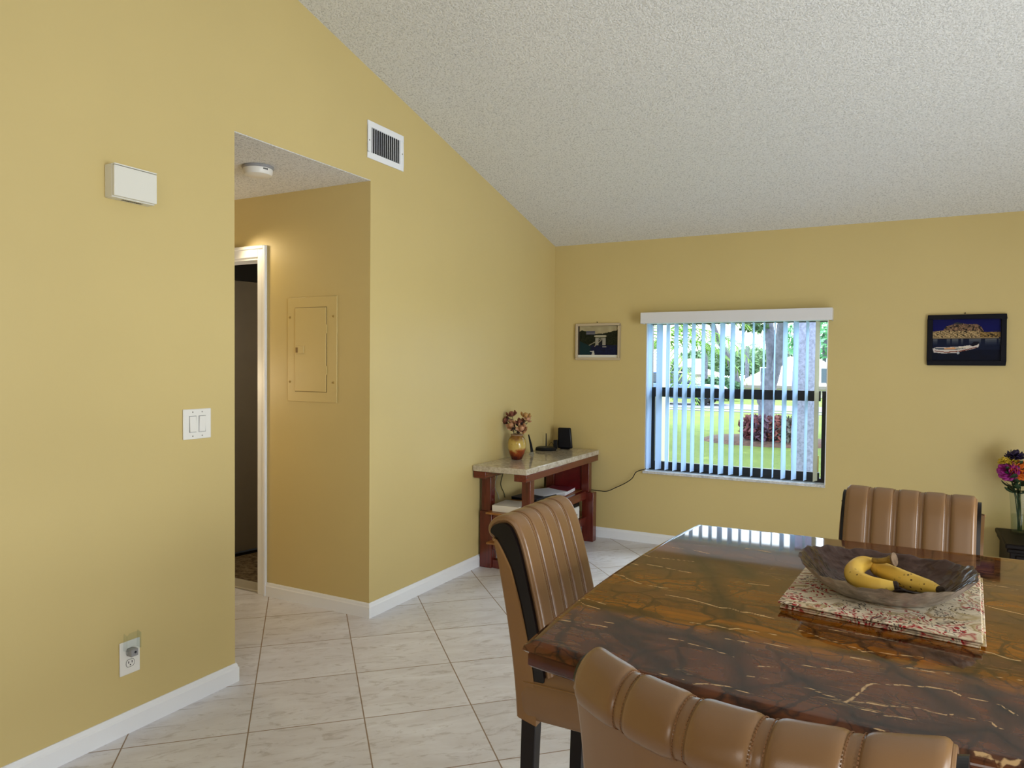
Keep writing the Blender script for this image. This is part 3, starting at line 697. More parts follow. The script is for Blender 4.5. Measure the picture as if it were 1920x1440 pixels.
# ------------------------------------------------------------------ chairs
PROF = [(-.165, .452), (-.177, .52), (-.193, .60), (-.211, .68), (-.232, .76), (-.253, .835), (-.271, .886), (-.293, .924), (-.323, .940), (-.357, .936), (-.381, .920), (-.391, .898), (-.385, .880), (-.370, .870)]
REAR = [(-.363, .874), (-.345, .80), (-.325, .70), (-.307, .60), (-.292, .50), (-.281, .40), (-.276, .325)]
LB = -CAM.z*(1-KC)/KC
def make_chair(label, loc, rz, wid=.47, bow=0.):
    t = thing('dining_chair', label, 'chair', loc, rz, 'tan leather chairs around the marble table')
    path = [Vector((0, y, z)) for y, z in [(p.y, p.z) for p in spline([(0, y, z) for y, z in PROF], 5)]]
    nrm = []
    for i, p in enumerate(path):
        d = (path[min(i+1, len(path)-1)]-path[max(i-1, 0)]).normalized(); nrm.append(Vector((0, d.z, -d.y)))   # outward of the roll
    hw = wid/2-.021; nch = 5; sw = .0088
    us = []; 
    for c in range(nch):
        a = -hw+2*hw*c/nch; b = -hw+2*hw*(c+1)/nch; a2 = a+(sw if c else 0); b2 = b-(sw if c < nch-1 else 0)
        for q in (0, .012, .03, .06, .11, .2, .35, .5, .65, .8, .89, .94, .97, .988, 1):
            h = .0058*(1-abs(2*q-1)**9)
            e = q if c == 0 else (1-q if c == nch-1 else 1)
            if e < .13: h -= .010*(1-math.sqrt(max(0, 1-(1-e/.13)**2)))
            us.append((a2+(b2-a2)*q, h))
        if c < nch-1: us.append((b-.004, .0008)); us.append((b, .0012)); us.append((b+.004, .0008))
    bm = bmesh.new()
    P = [[Vector((u, p.y, p.z))+n*(h if 0 < i else h) for u, h in us] for i, (p, n) in enumerate(zip(path, nrm))]
    V = grid(bm, P)
    # closed sides: turn the pad in by 25 mm
    for side in (0, -1):
        ins = [bm.verts.new(Vector((P[i][side].x*.985, 0, 0))+Vector((0, path[i].y, path[i].z))-nrm[i]*.024) for i in range(len(path))]
        for i in range(len(path)-1): bm.faces.new((V[i][side], V[i+1][side], ins[i+1], ins[i]))
    pad = finish('backrest', bm, m_leather, t, smooth=True, angle=1.2)
    for sx in (-hw+.001, hw-.001):
        bm = bmesh.new(); tube(bm, [Vector((sx, p.y, p.z))-n*.008 for p, n in zip(path, nrm)], .0046, 8)
        finish('piping', bm, m_leather, pad, smooth=True)
    for c in range(1, nch):
        x = -hw+2*hw*c/nch; bm = bmesh.new()
        for sx in (-.0078, .0078):
            for i in range(len(path)-1):
                p, q = path[i], path[i+1]; k = max(1, round((q-p).length/.007))
                for j in range(k):
                    a = p.lerp(q, (j+.12)/k)+nrm[i]*.0022; b = p.lerp(q, (j+.80)/k)+nrm[i]*.0022
                    tube(bm, [(x+sx, a.y, a.z), (x+sx, b.y, b.z)], .0011, 4)
        finish('stitching', bm, m_stitch, pad)
    # dark core seen on both sides
    inner = [(p-n*.016) for p, n in zip(path, nrm)]
    rear = spline([(0, y, z) for y, z in REAR], 4)
    core = [(v.y, v.z) for v in inner]+[(v.y+.008, v.z) for v in rear if v.z > .36]
    bm = bmesh.new(); tri_poly(bm, core, 0, -wid/2+.005, wid/2-.005); finish('side_trim', bm, m_trimwood, t)
    # rear leather panel
    bm = bmesh.new(); hr = wid/2+.006; rows = []
    th = [.012, .045, .058, .065, .070, .072, .07]
    K = len(rear); sect = []
    for i, v in enumerate(rear):
        q = i/(K-1); tt = np.interp(q, np.linspace(0, 1, len(th)), th)
        taper = 1-.03*q
        xs = [(-hr, .010), (-hr+.003, .003), (-hr+.012, 0), (-hr*.5, -.003), (0, -.004), (hr*.5, -.003), (hr-.012, 0), (hr-.003, .003), (hr, .010), (hr, tt), (-hr, tt)]
        sect.append([Vector((x*taper, v.y+dy, v.z-(dy*.25))) for x, dy in xs])
    V = grid(bm, sect, True); bm.faces.new(V[0]); bm.faces.new(V[-1][::-1])
    rp = finish('rear_panel', bm, m_leather_d, t, smooth=True, angle=.9)
    bm = bmesh.new(); tube(bm, [sect[0][k]+Vector((0, -.001, 0)) for k in range(9)], .0035, 8)
    finish('welt', bm, m_leather_d, rp, smooth=True)
    # seat
    def rr(hx, y0, y1, r, n=6):
        P = []
        for cx, cy, a0 in ((hx-r, y1-r, 0), (-hx+r, y1-r, PI/2), (-hx+r, y0+r, PI), (hx-r, y0+r, 1.5*PI)):
            for k in range(n+1): a = a0+PI/2*k/n; P.append((cx+r*math.cos(a), cy+r*math.sin(a)))
        return P
    def pillow(name, lay, m_, par):
        bm = bmesh.new(); rings = []
        for ins, z in lay: rings.append([bm.verts.new((x, y, z)) for x, y in rr(wid/2-ins, -.272+ins, .225-ins, .035)])
        n = len(rings[0])
        for a, b in zip(rings, rings[1:]):
            for k in range(n): bm.faces.new((a[k], a[(k+1) % n], b[(k+1) % n], b[k]))
        bm.faces.new(rings[0][::-1]); bm.faces.new(rings[-1]); return finish(name, bm, m_, par, smooth=True, angle=.9)
    seat = pillow('seat', [(.01, .322), (.002, .328), (-.002, .36), (-.004, .40), (.0, .432), (.004, .444), (.012, .456), (.04, .466), (.10, .472), (.18, .474)], m_leather, t)
    bm = bmesh.new(); q = rr(wid/2+.001, -.273, .226, .035); tube(bm, [(x, y, .440) for x, y in q+[q[0]]], .003, 6); finish('piping', bm, m_leather_d, seat, smooth=True)
    for sx in (-1, 1):
        for y0, y1, lean in ((.165, .215, 0), (-.262, -.212, -.02)):
            bm = bmesh.new(); x = sx*(wid/2-.035)
            box(bm, x-.024, x+.024, y0, y1, LB, .323)
            for v in bm.verts:
                if v.co.z < .0: v.co.x = x+(v.co.x-x)*.8; v.co.y = (y0+y1)/2+lean+(v.co.y-(y0+y1)/2)*.8
            finish('leg', bm, m_leg, t, bevel=.003)
    MM = Matrix.Translation((0, 0, -LB*KC)) @ Matrix.Scale(KC, 4)
    def walk(o):
        for c in o.children:
            if bow and c.name.split('.')[0] in ('side_trim', 'rear_panel'):
                b2 = bmesh.new(); b2.from_mesh(c.data)
                for k in range(1, 12): bmesh.ops.bisect_plane(b2, geom=b2.verts[:]+b2.edges[:]+b2.faces[:], plane_co=(-wid/2+wid*k/12, 0, 0), plane_no=(1, 0, 0))
                b2.to_mesh(c.data); b2.free()
            if bow:
                for v in c.data.vertices:
                    f = max(0, min(1, (v.co.z-.40)/.40)); f = f*f*(3-2*f)
                    v.co.y -= bow*f*(.76-(2*v.co.x/wid)**2)
            c.data.transform(MM); walk(c)
    walk(t)
    return t
make_chair('tan leather dining chair at the left side of the table, seen from its side', (sx_(1.825, KC), sy_(-3.405, KC), 0), -PI/2, .475)
make_chair('tan leather dining chair facing the camera at the far side of the table', (sx_(2.603, KC), sy_(-2.72, KC), 0), PI-.11, .485)
make_chair('tan leather dining chair seen from behind at the near side of the table', (sx_(2.428, KC), sy_(-4.190, KC), 0), -.12, .572, .100)

# ------------------------------------------------------------------ on the table: mats, bowl, bananas
mc = [(sx_(x, KT), sy_(y, KT)) for x, y in ((2.305, -3.54), (2.772, -3.614), (2.825, -2.945), (2.352, -2.90))]; MX, MY = sx_(2.56, KT), sy_(-3.25, KT)
for k in range(4):
    z0 = TZ+.0006+k*.0042; off = [(0.0, .006), (.010, .004), (.004, .010), (0, 0)][k]; sh = [.012, .02, .008, 0][k]
    bm = bmesh.new(); n = 14; rows = []
    for i in range(n+1):
        a = i/n; row = []
        for j in range(n+1):
            b = j/n
            x = (mc[0][0]*(1-a)+mc[1][0]*a)*(1-b)+(mc[3][0]*(1-a)+mc[2][0]*a)*b; y = (mc[0][1]*(1-a)+mc[1][1]*a)*(1-b)+(mc[3][1]*(1-a)+mc[2][1]*a)*b
            cx, cy = MX, MY; x = cx+(x-cx)*(1-sh)+off[0]; y = cy+(y-cy)*(1-sh)+off[1]
            row.append(Vector((x-cx, y-cy, z0)))
        rows.append(row)
    grid(bm, rows); r = bmesh.ops.extrude_face_region(bm, geom=bm.faces[:])
    for v in [g for g in r['geom'] if isinstance(g, bmesh.types.BMVert)]: v.co.z += .0036
    o = finish('placemat', bm, m_paisley, None, bevel=.0012, segs=2); o.location = (MX, MY, 0)
    tag(o, ['bottom paisley cloth mat of the stack lying on the marble table', 'second paisley cloth mat from the bottom of the stack on the table', 'third paisley cloth mat, just under the top one of the stack',
            'topmost red and beige paisley cloth mat, directly under the metal bowl'][k], 'placemat', 'paisley mats stacked on the table')
MZ = TZ+.0006+3*.0042+.0036
def hammered(name, rgb, rough, metal):
    t = NT(name); v = t.coord(); c = lin(rgb); t.set(Roughness=rough, Metallic=metal)
    n = t.noise(t.coord(scale=(1, 2.2, 1)), 26, 5, .65, 1.2)
    t.l(t.ramp(n, [(.3, tuple(x*.55 for x in c)), (.65, tuple(min(1, x*1.25) for x in c))]), t.b.inputs['Base Color'])
    vo = t.n('ShaderNodeTexVoronoi'); vo.inputs['Scale'].default_value = 55; t.l(v, vo.inputs['Vector']); t.bump(vo.outputs['Distance'], .5, .005); return t.m
bowl = thing('fruit_bowl', 'shallow dark hammered metal bowl with crinkled rim on cloth mats', 'bowl', (2.565, -3.852, MZ), -.10)
def bowl_surf(inner):
    A, Bb = .226, .204; n = 96; rows = []
    for i in range(15):
        q = i/14
        row = []
        for k in range(n):
            a = 2*PI*k/n; ca, sa = math.cos(a), math.sin(a)
            e = 2.25; rr_ = (abs(ca)**e+abs(sa)**e)**(-1/e)
            R = .54+.46*q**.85; wav = 1+.010*math.sin(a*17)*q**3+.006*math.sin(a*31+1)*q**3
            rim = .064+.026*abs(ca)**2.5+.008*max(0, sa)+.003*math.sin(a*13+2)+.002*math.sin(a*29)
            z = rim*(q**1.3)
            x, y = A*rr_*R*ca*wav, Bb*rr_*R*sa*wav
            if inner: x *= .985; y *= .985; z = z*(1 if q > .95 else 1)+.005*(1-q**6)
            row.append(Vector((x*KT, y*KT, z*KT+.0005)))
        rows.append(row)
    return rows
bm = bmesh.new(); ro = bowl_surf(False); ri = bowl_surf(True)
Vo = grid(bm, ro, True); Vi = grid(bm, ri, True); bm.faces.new(Vo[0][::-1]); bm.faces.new(Vi[0])
n = len(Vo[-1])
for k in range(n): bm.faces.new((Vo[-1][k], Vo[-1][(k+1) % n], Vi[-1][(k+1) % n], Vi[-1][k]))
nf_out = 14*n
o = finish('bowl_shell', bm, [hammered('bowl_outside', (190, 180, 170), .36, .85), hammered('bowl_inside', (88, 70, 64), .2, .85)], bowl, smooth=True, angle=1.2)
for p in o.data.polygons:
    c = p.center; nn_ = p.normal
    if nn_.z > .15: p.material_index = 1
def banana_mat():
    t = NT('banana_peel'); v = t.coord(); t.set(Roughness=.45, Specular_IOR_Level=.35)
    base = t.ramp(t.noise(v, 9, 3), [(.3, lin((226, 178, 66))), (.7, lin((244, 208, 104)))])
    sp = t.n('ShaderNodeTexVoronoi'); sp.inputs['Scale'].default_value = 85; t.l(v, sp.inputs['Vector'])
    mk = t.math('MULTIPLY', t.ramp(sp.outputs['Distance'], [(.14, (1, 1, 1)), (.24, (0, 0, 0))]), t.ramp(t.noise(v, 16, 3), [(.52, (0, 0, 0)), (.6, (1, 1, 1))]))
    t.l(t.mix(mk, base, lin((92, 52, 22))), t.b.inputs['Base Color']); return t.m
m_ban = banana_mat(); m_tip = mat('banana_tip', (50, 36, 22), .8); m_stem = mat('banana_crown', (150, 120, 52), .7, var=.5, vscale=60)
bn = thing('banana_bunch', 'two ripe yellow bananas joined at the stem lying in the metal bowl', 'bananas', (MX, MY, MZ))
O = Vector((MX, MY, MZ))
def bp(pts, zs):
    return [on(1440+a*.21875, 1000+b*.21875, 2, z)-O for (a, b), z in zip(pts, zs)]
def banana(name, P, R):
    path = spline(P, 7); K = len(path)-1; bm = bmesh.new()
    rad = [R*np.interp(i/K, [0, .08, .18, .4, .7, .88, .96, 1], [.42, .5, .82, 1, 1, .82, .5, .32]) for i in range(K+1)]
    n = 10; up = Vector((0, 0, 1)); rings = []
    for i, p in enumerate(path):
        d = (path[min(i+1, K)]-path[max(i-1, 0)]).normalized(); s = d.cross(up).normalized(); w = s.cross(d)
        rings.append([p+(s*math.cos(2*PI*k/n)+w*math.sin(2*PI*k/n))*rad[i]*(1+.06*(1 if k % 2 == 0 else -1)) for k in range(n)])
    V = grid(bm, rings, True); bm.faces.new(V[0]); bm.faces.new(V[-1][::-1])
    o = finish(name, bm, m_ban, bn, smooth=True, angle=1.6)
    sm = o.modifiers.new('s', 'SUBSURF'); sm.levels = 1; sm.render_levels = 2
    bm = bmesh.new(); d = (path[-1]-path[-2]).normalized(); tube(bm, [path[-1]-d*.004, path[-1]+d*.003, path[-1]+d*.006], [R*.44, R*.4, R*.2], 9); finish('tip', bm, m_tip, o, smooth=True)
z0 = MZ+.030
banana('banana', bp([(905, 240), (850, 250), (780, 275), (738, 325), (752, 385), (830, 425), (950, 450), (1095, 445)], [z0+.014, z0+.014, z0+.010, z0+.003, z0-.002, z0-.004, z0-.004, z0+.002]), .0215)
banana('banana', bp([(985, 255), (925, 285), (975, 312), (1080, 355), (1200, 405), (1330, 445), (1480, 488)], [z0+.012, z0+.006, z0+.002, z0, z0-.002, z0-.002, z0+.002]), .0205)
cp = bp([(900, 232), (975, 235), (1040, 225), (1100, 222)], [z0+.024, z0+.028, z0+.034, z0+.038])
bm = bmesh.new(); tube(bm, spline(cp[:3]+[cp[2].lerp(cp[3], .5)], 4), [.0065]*8+[.009]*4+[.012], 10); cp2 = bp([(985, 255), (1040, 235)], [z0+.012, z0+.02]); tube(bm, spline(cp2, 4), .0065, 9); finish('stem', bm, m_stem, bn, smooth=True)
bm = bmesh.new(); d = (cp[3]-cp[2]).normalized(); e = cp[2].lerp(cp[3], .5); tube(bm, [e, e+d*.004, e+d*.0045], [.0145, .0155, .0145], 14); finish('crown_end', bm, mat('cut_crown', (120, 96, 72), .8, var=.4, vscale=90), bn)

# ------------------------------------------------------------------ console table in the corner
CZ = .728; CD = .425; CY0, CY1 = -1.348, -.016
ct = thing('console_table', 'mahogany console table with beige marble top in the room corner', 'console table', (0, 0, 0)); ct.location = (CD/2, (CY0+CY1)/2, 0)
ccx, ccy = CD/2, (CY0+CY1)/2
def cb(name, a, m_, par=None, bevel=.003):
    bm = bmesh.new()
    for q in (a if isinstance(a[0], tuple) else [a]): box(bm, q[0]-ccx, q[1]-ccx, q[2]-ccy, q[3]-ccy, q[4], q[5])
    return finish(name, bm, m_, par or ct, bevel=bevel)
cb('marble_top', (.004, CD, CY0, CY1, CZ-.04, CZ), m_cstone, bevel=.004)
cb('support_beam', (.01, .105, CY0+.005, CY1-.005, CZ-.088, CZ-.0402), m_mahog); cb('support_beam', (CD-.098, CD-.004, CY0+.005, CY1-.005, CZ-.088, CZ-.0402), m_mahog)
for y in (CY0+.09, CY1-.18):
    cb('post', (.026, .100, y, y+.062, .40, CZ-.0885), m_mahog_z); cb('post', (CD-.082, CD-.016, y, y+.062, .40, CZ-.0885), m_mahog_z)
    cb('foot_post', (.016, .110, y-.004, y+.068, .0, .3995), m_mahog_z); cb('foot_post', (CD-.072, CD+.026, y-.004, y+.068, .0, .3995), m_mahog_z)
    cb('cross_rail', (.1105, CD-.0725, y+.008, y+.056, .34, .395), m_mahog); cb('cross_rail', (.1105, CD-.0725, y+.008, y+.056, .13, .185), m_mahog); cb('cross_rail', (.1105, CD-.0725, y+.008, y+.056, .0005, .06), m_mahog)
cb('middle_shelf', [(.1105, CD-.0725, CY0+.0, CY1-.01, .397, .412), ], m_shelf); cb('shelf_rail', (CD-.07, CD-.03, CY0+.165, CY1-.19, .345, .41), m_mahog)
cb('lower_shelf', [(.1105, CD-.0725, CY0+.01, CY1-.01, .187, .202)], m_shelf); cb('shelf_rail', (CD-.07, CD-.03, CY0+.165, CY1-.19, .14, .20), m_mahog)
cb('end_panel', (.101, CD-.083, CY1-.165, CY1-.135, .413, CZ-.089), m_maroon)
SH = .4126; LS = .2026
def slabthing(name, label, cat, x, y, z, w, d, h, m_, rz=0, group=None, pages=None, bevel=.002):
    t = thing(name, label, cat, (x, y, z), rz, group)
    if pages:
        finish('cover', B(-w/2, w/2, -d/2, d/2, h-.003, h), m_, t, bevel=.001); finish('back_cover', B(-w/2, w/2, -d/2, d/2, 0, .003), m_, t, bevel=.001)
        finish('pages', B(-w/2+.003, w/2-.004, -d/2+.003, d/2-.003, .0031, h-.0031), pages, t)
    else:
        finish('body', B(-w/2, w/2, -d/2, d/2, 0, h), m_, t, bevel=bevel)
    return t
m_paper = mat('paper', (226, 226, 230), .8)
m_navy = mat('navy_cover', (28, 34, 52), .5)
slabthing('magazine_box', 'white boxed set lying at the near end of the console shelf', 'box', .235, -1.195, SH, .20, .22, .045, mat('white_card', (222, 214, 200), .6), .05)
slabthing('book', 'dark navy book lying flat in the middle of the console shelf', 'book', .235, -.84, SH, .22, .30, .05, m_navy, -.08, None, m_black)
slabthing('book', 'maroon hardback book lying at the far end of console shelf', 'book', .235, -.40, SH, .20, .26, .032, mat('maroon_cover', (138, 44, 62), .5), .1, None, m_paper)
bm = bmesh.new(); rows = []
for i in range(9):
    rows.append([Vector((-.105+.21*i/8, -.14+.28*j/6, .001+.030*max(0, (1-i/8)-.55)*(1-j/9))) for j in range(7)])
grid(bm, rows); r = bmesh.ops.extrude_face_region(bm, geom=bm.faces[:])
for g in r['geom']:
    if isinstance(g, bmesh.types.BMVert): g.co.z += .002
pp = finish('paper_sheaf', bm, m_paper, None, smooth=True); pp.location = (.265, -.70, SH+.0505); pp.rotation_euler = (0, 0, -.3); tag(pp, 'loose white papers lying on top of the navy book', 'papers')
slabthing('wicker_tray', 'small golden wicker tray against the wall on console shelf', 'tray', .165, -1.03, SH, .09, .12, .03, mat('wicker', (172, 118, 44), .6, var=.4, vscale=90), 0)
pr = thing('printer', 'white and black printer on the lower console shelf', 'printer', (.245, -.47, LS))
finish('body', B(-.13, .13, -.17, .17, 0, .10), m_white, pr, bevel=.006); finish('lid', B(-.13, .13, -.17, .17, .1005, .13), m_black, pr, bevel=.006); finish('slot', B(.1301, .132, -.12, .12, .03, .045), m_black, pr)
lb = slabthing('storage_box', 'dark storage box on the near lower console shelf', 'box', .245, -1.05, LS, .22, .28, .13, mat('dark_box', (42, 32, 32), .6))

# vase with dried roses
vb = on(969, 861, 2, CZ)
vs = thing('ceramic_vase', 'painted autumn-leaf ceramic vase holding dried roses on console', 'vase', (vb.x, vb.y, CZ+.0005))
def vase_mat():
    t = NT('painted_vase'); v = t.coord(); t.set(Roughness=.12, Specular_IOR_Level=.6)
    sp = t.n('ShaderNodeSeparateXYZ'); t.l(v, sp.inputs[0])
    zz = t.math('ADD', t.math('DIVIDE', sp.outputs[2], .185), t.math('MULTIPLY', t.math('SUBTRACT', t.noise(v, 22, 3), .5), .55))
    c = t.ramp(zz, [(.12, lin((92, 30, 12))), (.32, lin((150, 66, 24))), (.45, lin((206, 178, 100))), (.75, lin((190, 160, 78))), (.9, lin((128, 84, 34)))])
    vo = t.n('ShaderNodeTexVoronoi'); vo.inputs['Scale'].default_value = 24; t.l(v, vo.inputs['Vector'])
    k = t.ramp(vo.outputs['Distance'], [(.30, (1, 1, 1)), (.36, (0, 0, 0))]); mk = t.ramp(t.noise(v, 14, 2), [(.52, (0, 0, 0)), (.56, (1, 1, 1))])
    t.l(t.mix(t.math('MULTIPLY', k, mk), c, lin((74, 20, 24))), t.b.inputs['Base Color']); return t.m
bm = bmesh.new(); lathe(bm, [(.036, 0), (.041, .004), (.054, .038), (.066, .082), (.068, .115), (.062, .148), (.048, .168), (.042, .176), (.046, .186), (.041, .186), (.038, .174), (.038, .13)], 40)
finish('vase_body', bm, vase_mat(), vs, smooth=True)
bm = bmesh.new(); lathe(bm, [(.0425, .175), (.0462, .181), (.047, .186), (.044, .1875), (.041, .186)], 40, cap0=False); finish('rim', bm, mat('vase_rim', (150, 122, 96), .2), vs, smooth=True)
m_roses = [mat('dried_rose_tan', (190, 142, 108), .85, var=.35, vscale=60), mat('dried_rose_rust', (132, 78, 60), .85, var=.35, vscale=60), mat('dried_rose_gold', (186, 142, 84), .85, var=.3, vscale=60)]
m_dryleaf = mat('dried_leaf', (46, 30, 28), .9, var=.3, vscale=50); m_drystem = mat('dried_stem', (60, 44, 28), .9)
def petal(bm, base, axis, side, L, W, curl, n=5):
    nrm_ = axis.cross(side).normalized(); rows = []
    for i in range(n+1):
        t = i/n; w = W*math.sin(PI*min(1, .12+t*.80))**.8; c = base+axis*(L*t)+nrm_*(curl*math.sin(t*PI*.8)*L-.25*L*t*t)
        rows.append([c-side*w+nrm_*(-.15*w), c+nrm_*(.12*w), c+side*w+nrm_*(-.15*w)])
    grid(bm, rows)
def rose_head(bm, c, axis, R, layers=4, openness=.9):
    axis = axis.normalized(); s = axis.orthogonal().normalized(); t2 = axis.cross(s)
    for ly in range(layers):
        f = ly/(max(1, layers-1)); cnt = 3+ly*2
        for k in range(cnt):
            a = 2*PI*k/cnt+ly*.7; out = s*math.cos(a)+t2*math.sin(a); sd = axis.cross(out).normalized()
            tilt = openness*f
            ax2 = (axis*math.cos(tilt)+out*math.sin(tilt)).normalized()
            petal(bm, c+out*(R*(.12+.30*f))-axis*R*.45, ax2, sd, R*(1.15-.08*f), R*(.40+.18*f), -.28)
def bud_head(bm, c, axis, R):
    axis = axis.normalized(); s = axis.orthogonal().normalized(); t2 = axis.cross(s); n = 12
    rings = []
    for q in np.linspace(0, 1, 9):
        r = R*(.25+1.0*math.sin(PI*min(.5, q*.62))**.8-.62*max(0, q-.7)/.3)
        rings.append([c+axis*(R*(-.8+1.5*q))+(s*math.cos(2*PI*k/n)+t2*math.sin(2*PI*k/n))*r*.62*(1+.09*math.sin(3*k+7*q)) for k in range(n)])
    V = grid(bm, rings, True); bm.faces.new(V[0]); bm.faces.new(V[-1][::-1])
    for k in range(6):
        a = 2*PI*k/6+.3; out = s*math.cos(a)+t2*math.sin(a); sd = axis.cross(out).normalized(); tl = .12+.55*((k*37) % 10)/10
        petal(bm, c+out*R*.5-axis*R*.7, (axis*math.cos(tl)+out*math.sin(tl)).normalized(), sd, R*1.55, R*.62, -.25)
def flower(name, label, cat, root, head, axis, R, m_head, m_st, group, leaves=2, layers=4, openness=.9, mleaf=None, sr=.0018):
    t = thing(name, label, cat, root, 0, group); root = Vector(root); h = Vector(head)-root
    bm = bmesh.new(); mid = h*.5+Vector((-h.x*.18, -h.y*.18, h.z*.06)); st = spline([(0, 0, 0), mid, h-Vector(axis).normalized()*R*.3], 6); tube(bm, st, sr, 6); finish('stem', bm, m_st, t, smooth=True)
    bm = bmesh.new(); bud_head(bm, h, Vector(axis), R) if layers == 0 else rose_head(bm, h, Vector(axis), R, layers, openness)
    o = finish('flower_head', bm, m_head, t, smooth=True, angle=2); so = o.modifiers.new('s', 'SOLIDIFY'); so.thickness = .0012
    for k in range(leaves):
        p = st[int(len(st)*(.55+.3*k/max(1, leaves)))]; a = random.uniform(0, 2*PI); d = Vector((math.cos(a), math.sin(a), .3)).normalized(); sd = d.cross(Vector((0, 0, 1))).normalized()
        bm = bmesh.new(); petal(bm, p, d, sd, R*(1.7 if mleaf else 2.0), R*.55, .2); l = finish('leaf', bm, mleaf or m_dryleaf, t, smooth=True); so = l.modifiers.new('s', 'SOLIDIFY'); so.thickness = .0008
    return t
vr = Vector((vb.x, vb.y, CZ+.135))
RS = [((440, 235), (-.1, -.2, 1), .026, 1, 'tallest dried rose with a dark curled leaf, top of the vase', 0.0), ((310, 375), (-.8, -.2, .6), .024, 1, 'dried rose leaning farthest left out of the painted vase', .02),
      ((445, 480), (-.2, -.8, .3), .028, 0, 'large tan dried rose drooping over left of the vase rim', -.03), ((625, 410), (.1, -.6, .8), .024, 1, 'rust dried rose in the middle of the vase bunch', -.01),
      ((740, 265), (.3, 0, 1), .026, 2, 'golden dried rose highest on right of the painted vase', .01), ((665, 550), (.2, -.8, .5), .026, 0, 'pale dried rose hanging low just above the vase rim', -.045),
      ((780, 350), (.7, -.3, .6), .018, 0, 'small dried bud at the right edge of the dried rose bunch', 0.0)]
for (a, b), ax, R, mi, lab, dy in RS:
    hd = on(920+a*.08854, 755+b*.08854, 1, vb.y+dy); j = Vector((random.uniform(-.012, .012), random.uniform(-.012, .012), 0))
    flower('dried_rose', lab, 'dried flower', vr+j, hd, ax, R, m_roses[mi], m_drystem, 'dried roses in the painted vase', 3, 0, .5)
# router, modem, antenna
rb = on(1022, 846, 2, CZ)
rt = thing('wifi_router', 'low black router with one upright antenna on console top', 'router', (rb.x-.02, rb.y+.05, CZ+.0005), .35)
bm = bmesh.new(); lathe(bm, [(.062, 0), (.072, .004), (.074, .014), (.066, .026), (.045, .032), (.001, .033)], 40, M=Matrix.Diagonal((1.25, .85, 1, 1))); finish('housing', bm, m_black, rt, smooth=True)
bm = bmesh.new(); tube(bm, [(.0, .052, .018), (.0, .056, .06), (0, .058, .135)], [.0055, .005, .0038], 10); finish('antenna', bm, m_black, rt, smooth=True)
bm = bmesh.new(); box(bm, -.012, .012, -.0475, -.0465, .0275, .0295); finish('front_mark', bm, m_grey, rt)
mb = on(1060, 822, 1, -.11)
md = thing('cable_modem', 'upright black modem box at the corner end of console top', 'modem', (mb.x, mb.y, CZ+.0005), .25)
bm = bmesh.new(); box(bm, -.062, .062, -.02, .02, .006, .178)
for v in bm.verts:
    if v.co.z > .1: v.co.x = v.co.x*.86-.008
finish('housing', bm, mat('modem_black', (8, 9, 15), .35, spec=.25), md, bevel=.010, segs=3); finish('stand', B(-.04, .04, -.03, .03, 0, .0062), m_black, md, bevel=.002)
wb = on(1043, 830, 1, -.15)
ad = thing('power_adapter', 'small black adapter block standing beside the modem', 'power adapter', (wb.x-.005, wb.y-.005, CZ+.0005), .3)
finish('block', B(-.016, .016, -.02, .02, 0, .075), m_black, ad, bevel=.003); bm = bmesh.new(); tube(bm, spline([(-.016, 0, .03), (-.035, .01, .055), (-.055, .02, .03), (-.06, .03, .004)], 5), .0016, 6); finish('wire', bm, m_black, ad)
ab = on(996, 852, 2, CZ)
an = thing('desk_antenna', 'tapered black antenna on a small clear stand beside the vase', 'antenna', (ab.x, ab.y, CZ+.0005), .4)
bm = bmesh.new(); tube(bm, [(.006, 0, .02), (-.004, 0, .08), (-.022, 0, .155)], [.016, .012, .006], 4); finish('blade', bm, m_black, an)
bm = bmesh.new(); box(bm, -.02, .022, -.014, .014, 0, .003); tri_poly(bm, [(-.014, .003), (.02, .003), (.012, .034), (-.002, .034)], 1, -.004, .004); finish('stand', bm, mat('stand_grey', (150, 146, 128), .25), an, bevel=.001)
# cords
bm = bmesh.new()
A = on(1208, 880, 1, -.03); Z = on(1122, 920, 1, -.03)
tube(bm, spline([A+Vector((.012, .006, .004)), A, on(1193, 885, 1, -.03), on(1185, 897, 1, -.035), on(1172, 906, 1, -.03), on(1155, 914, 1, -.03), on(1138, 921, 1, -.03), Z, Z+Vector((-.10, .005, .0))], 6), .0034, 7)
o = finish('extension_cable', bm, m_black, None, smooth=True); tag(o, 'thin black cord sagging along far wall between window sill and console', 'cord')
for k, (y, c, lab) in enumerate(((-1.02, (226, 226, 220), 'thin white cable hanging behind the console near its front end'), (-.93, (60, 66, 40), 'dark cable hanging behind the console against the left wall'))):
    bm = bmesh.new(); tube(bm, spline([(.006, y, CZ-.05), (.0075, y+.02, .62), (.007, y-.015, .54), (.009, y+.03, .47), (.008, y+.05, .43)], 6), .0028, 6)
    o = finish('cable', bm, mat('cable_%d' % k, c, .5), None, smooth=True); tag(o, lab, 'cable', 'cables behind the console')

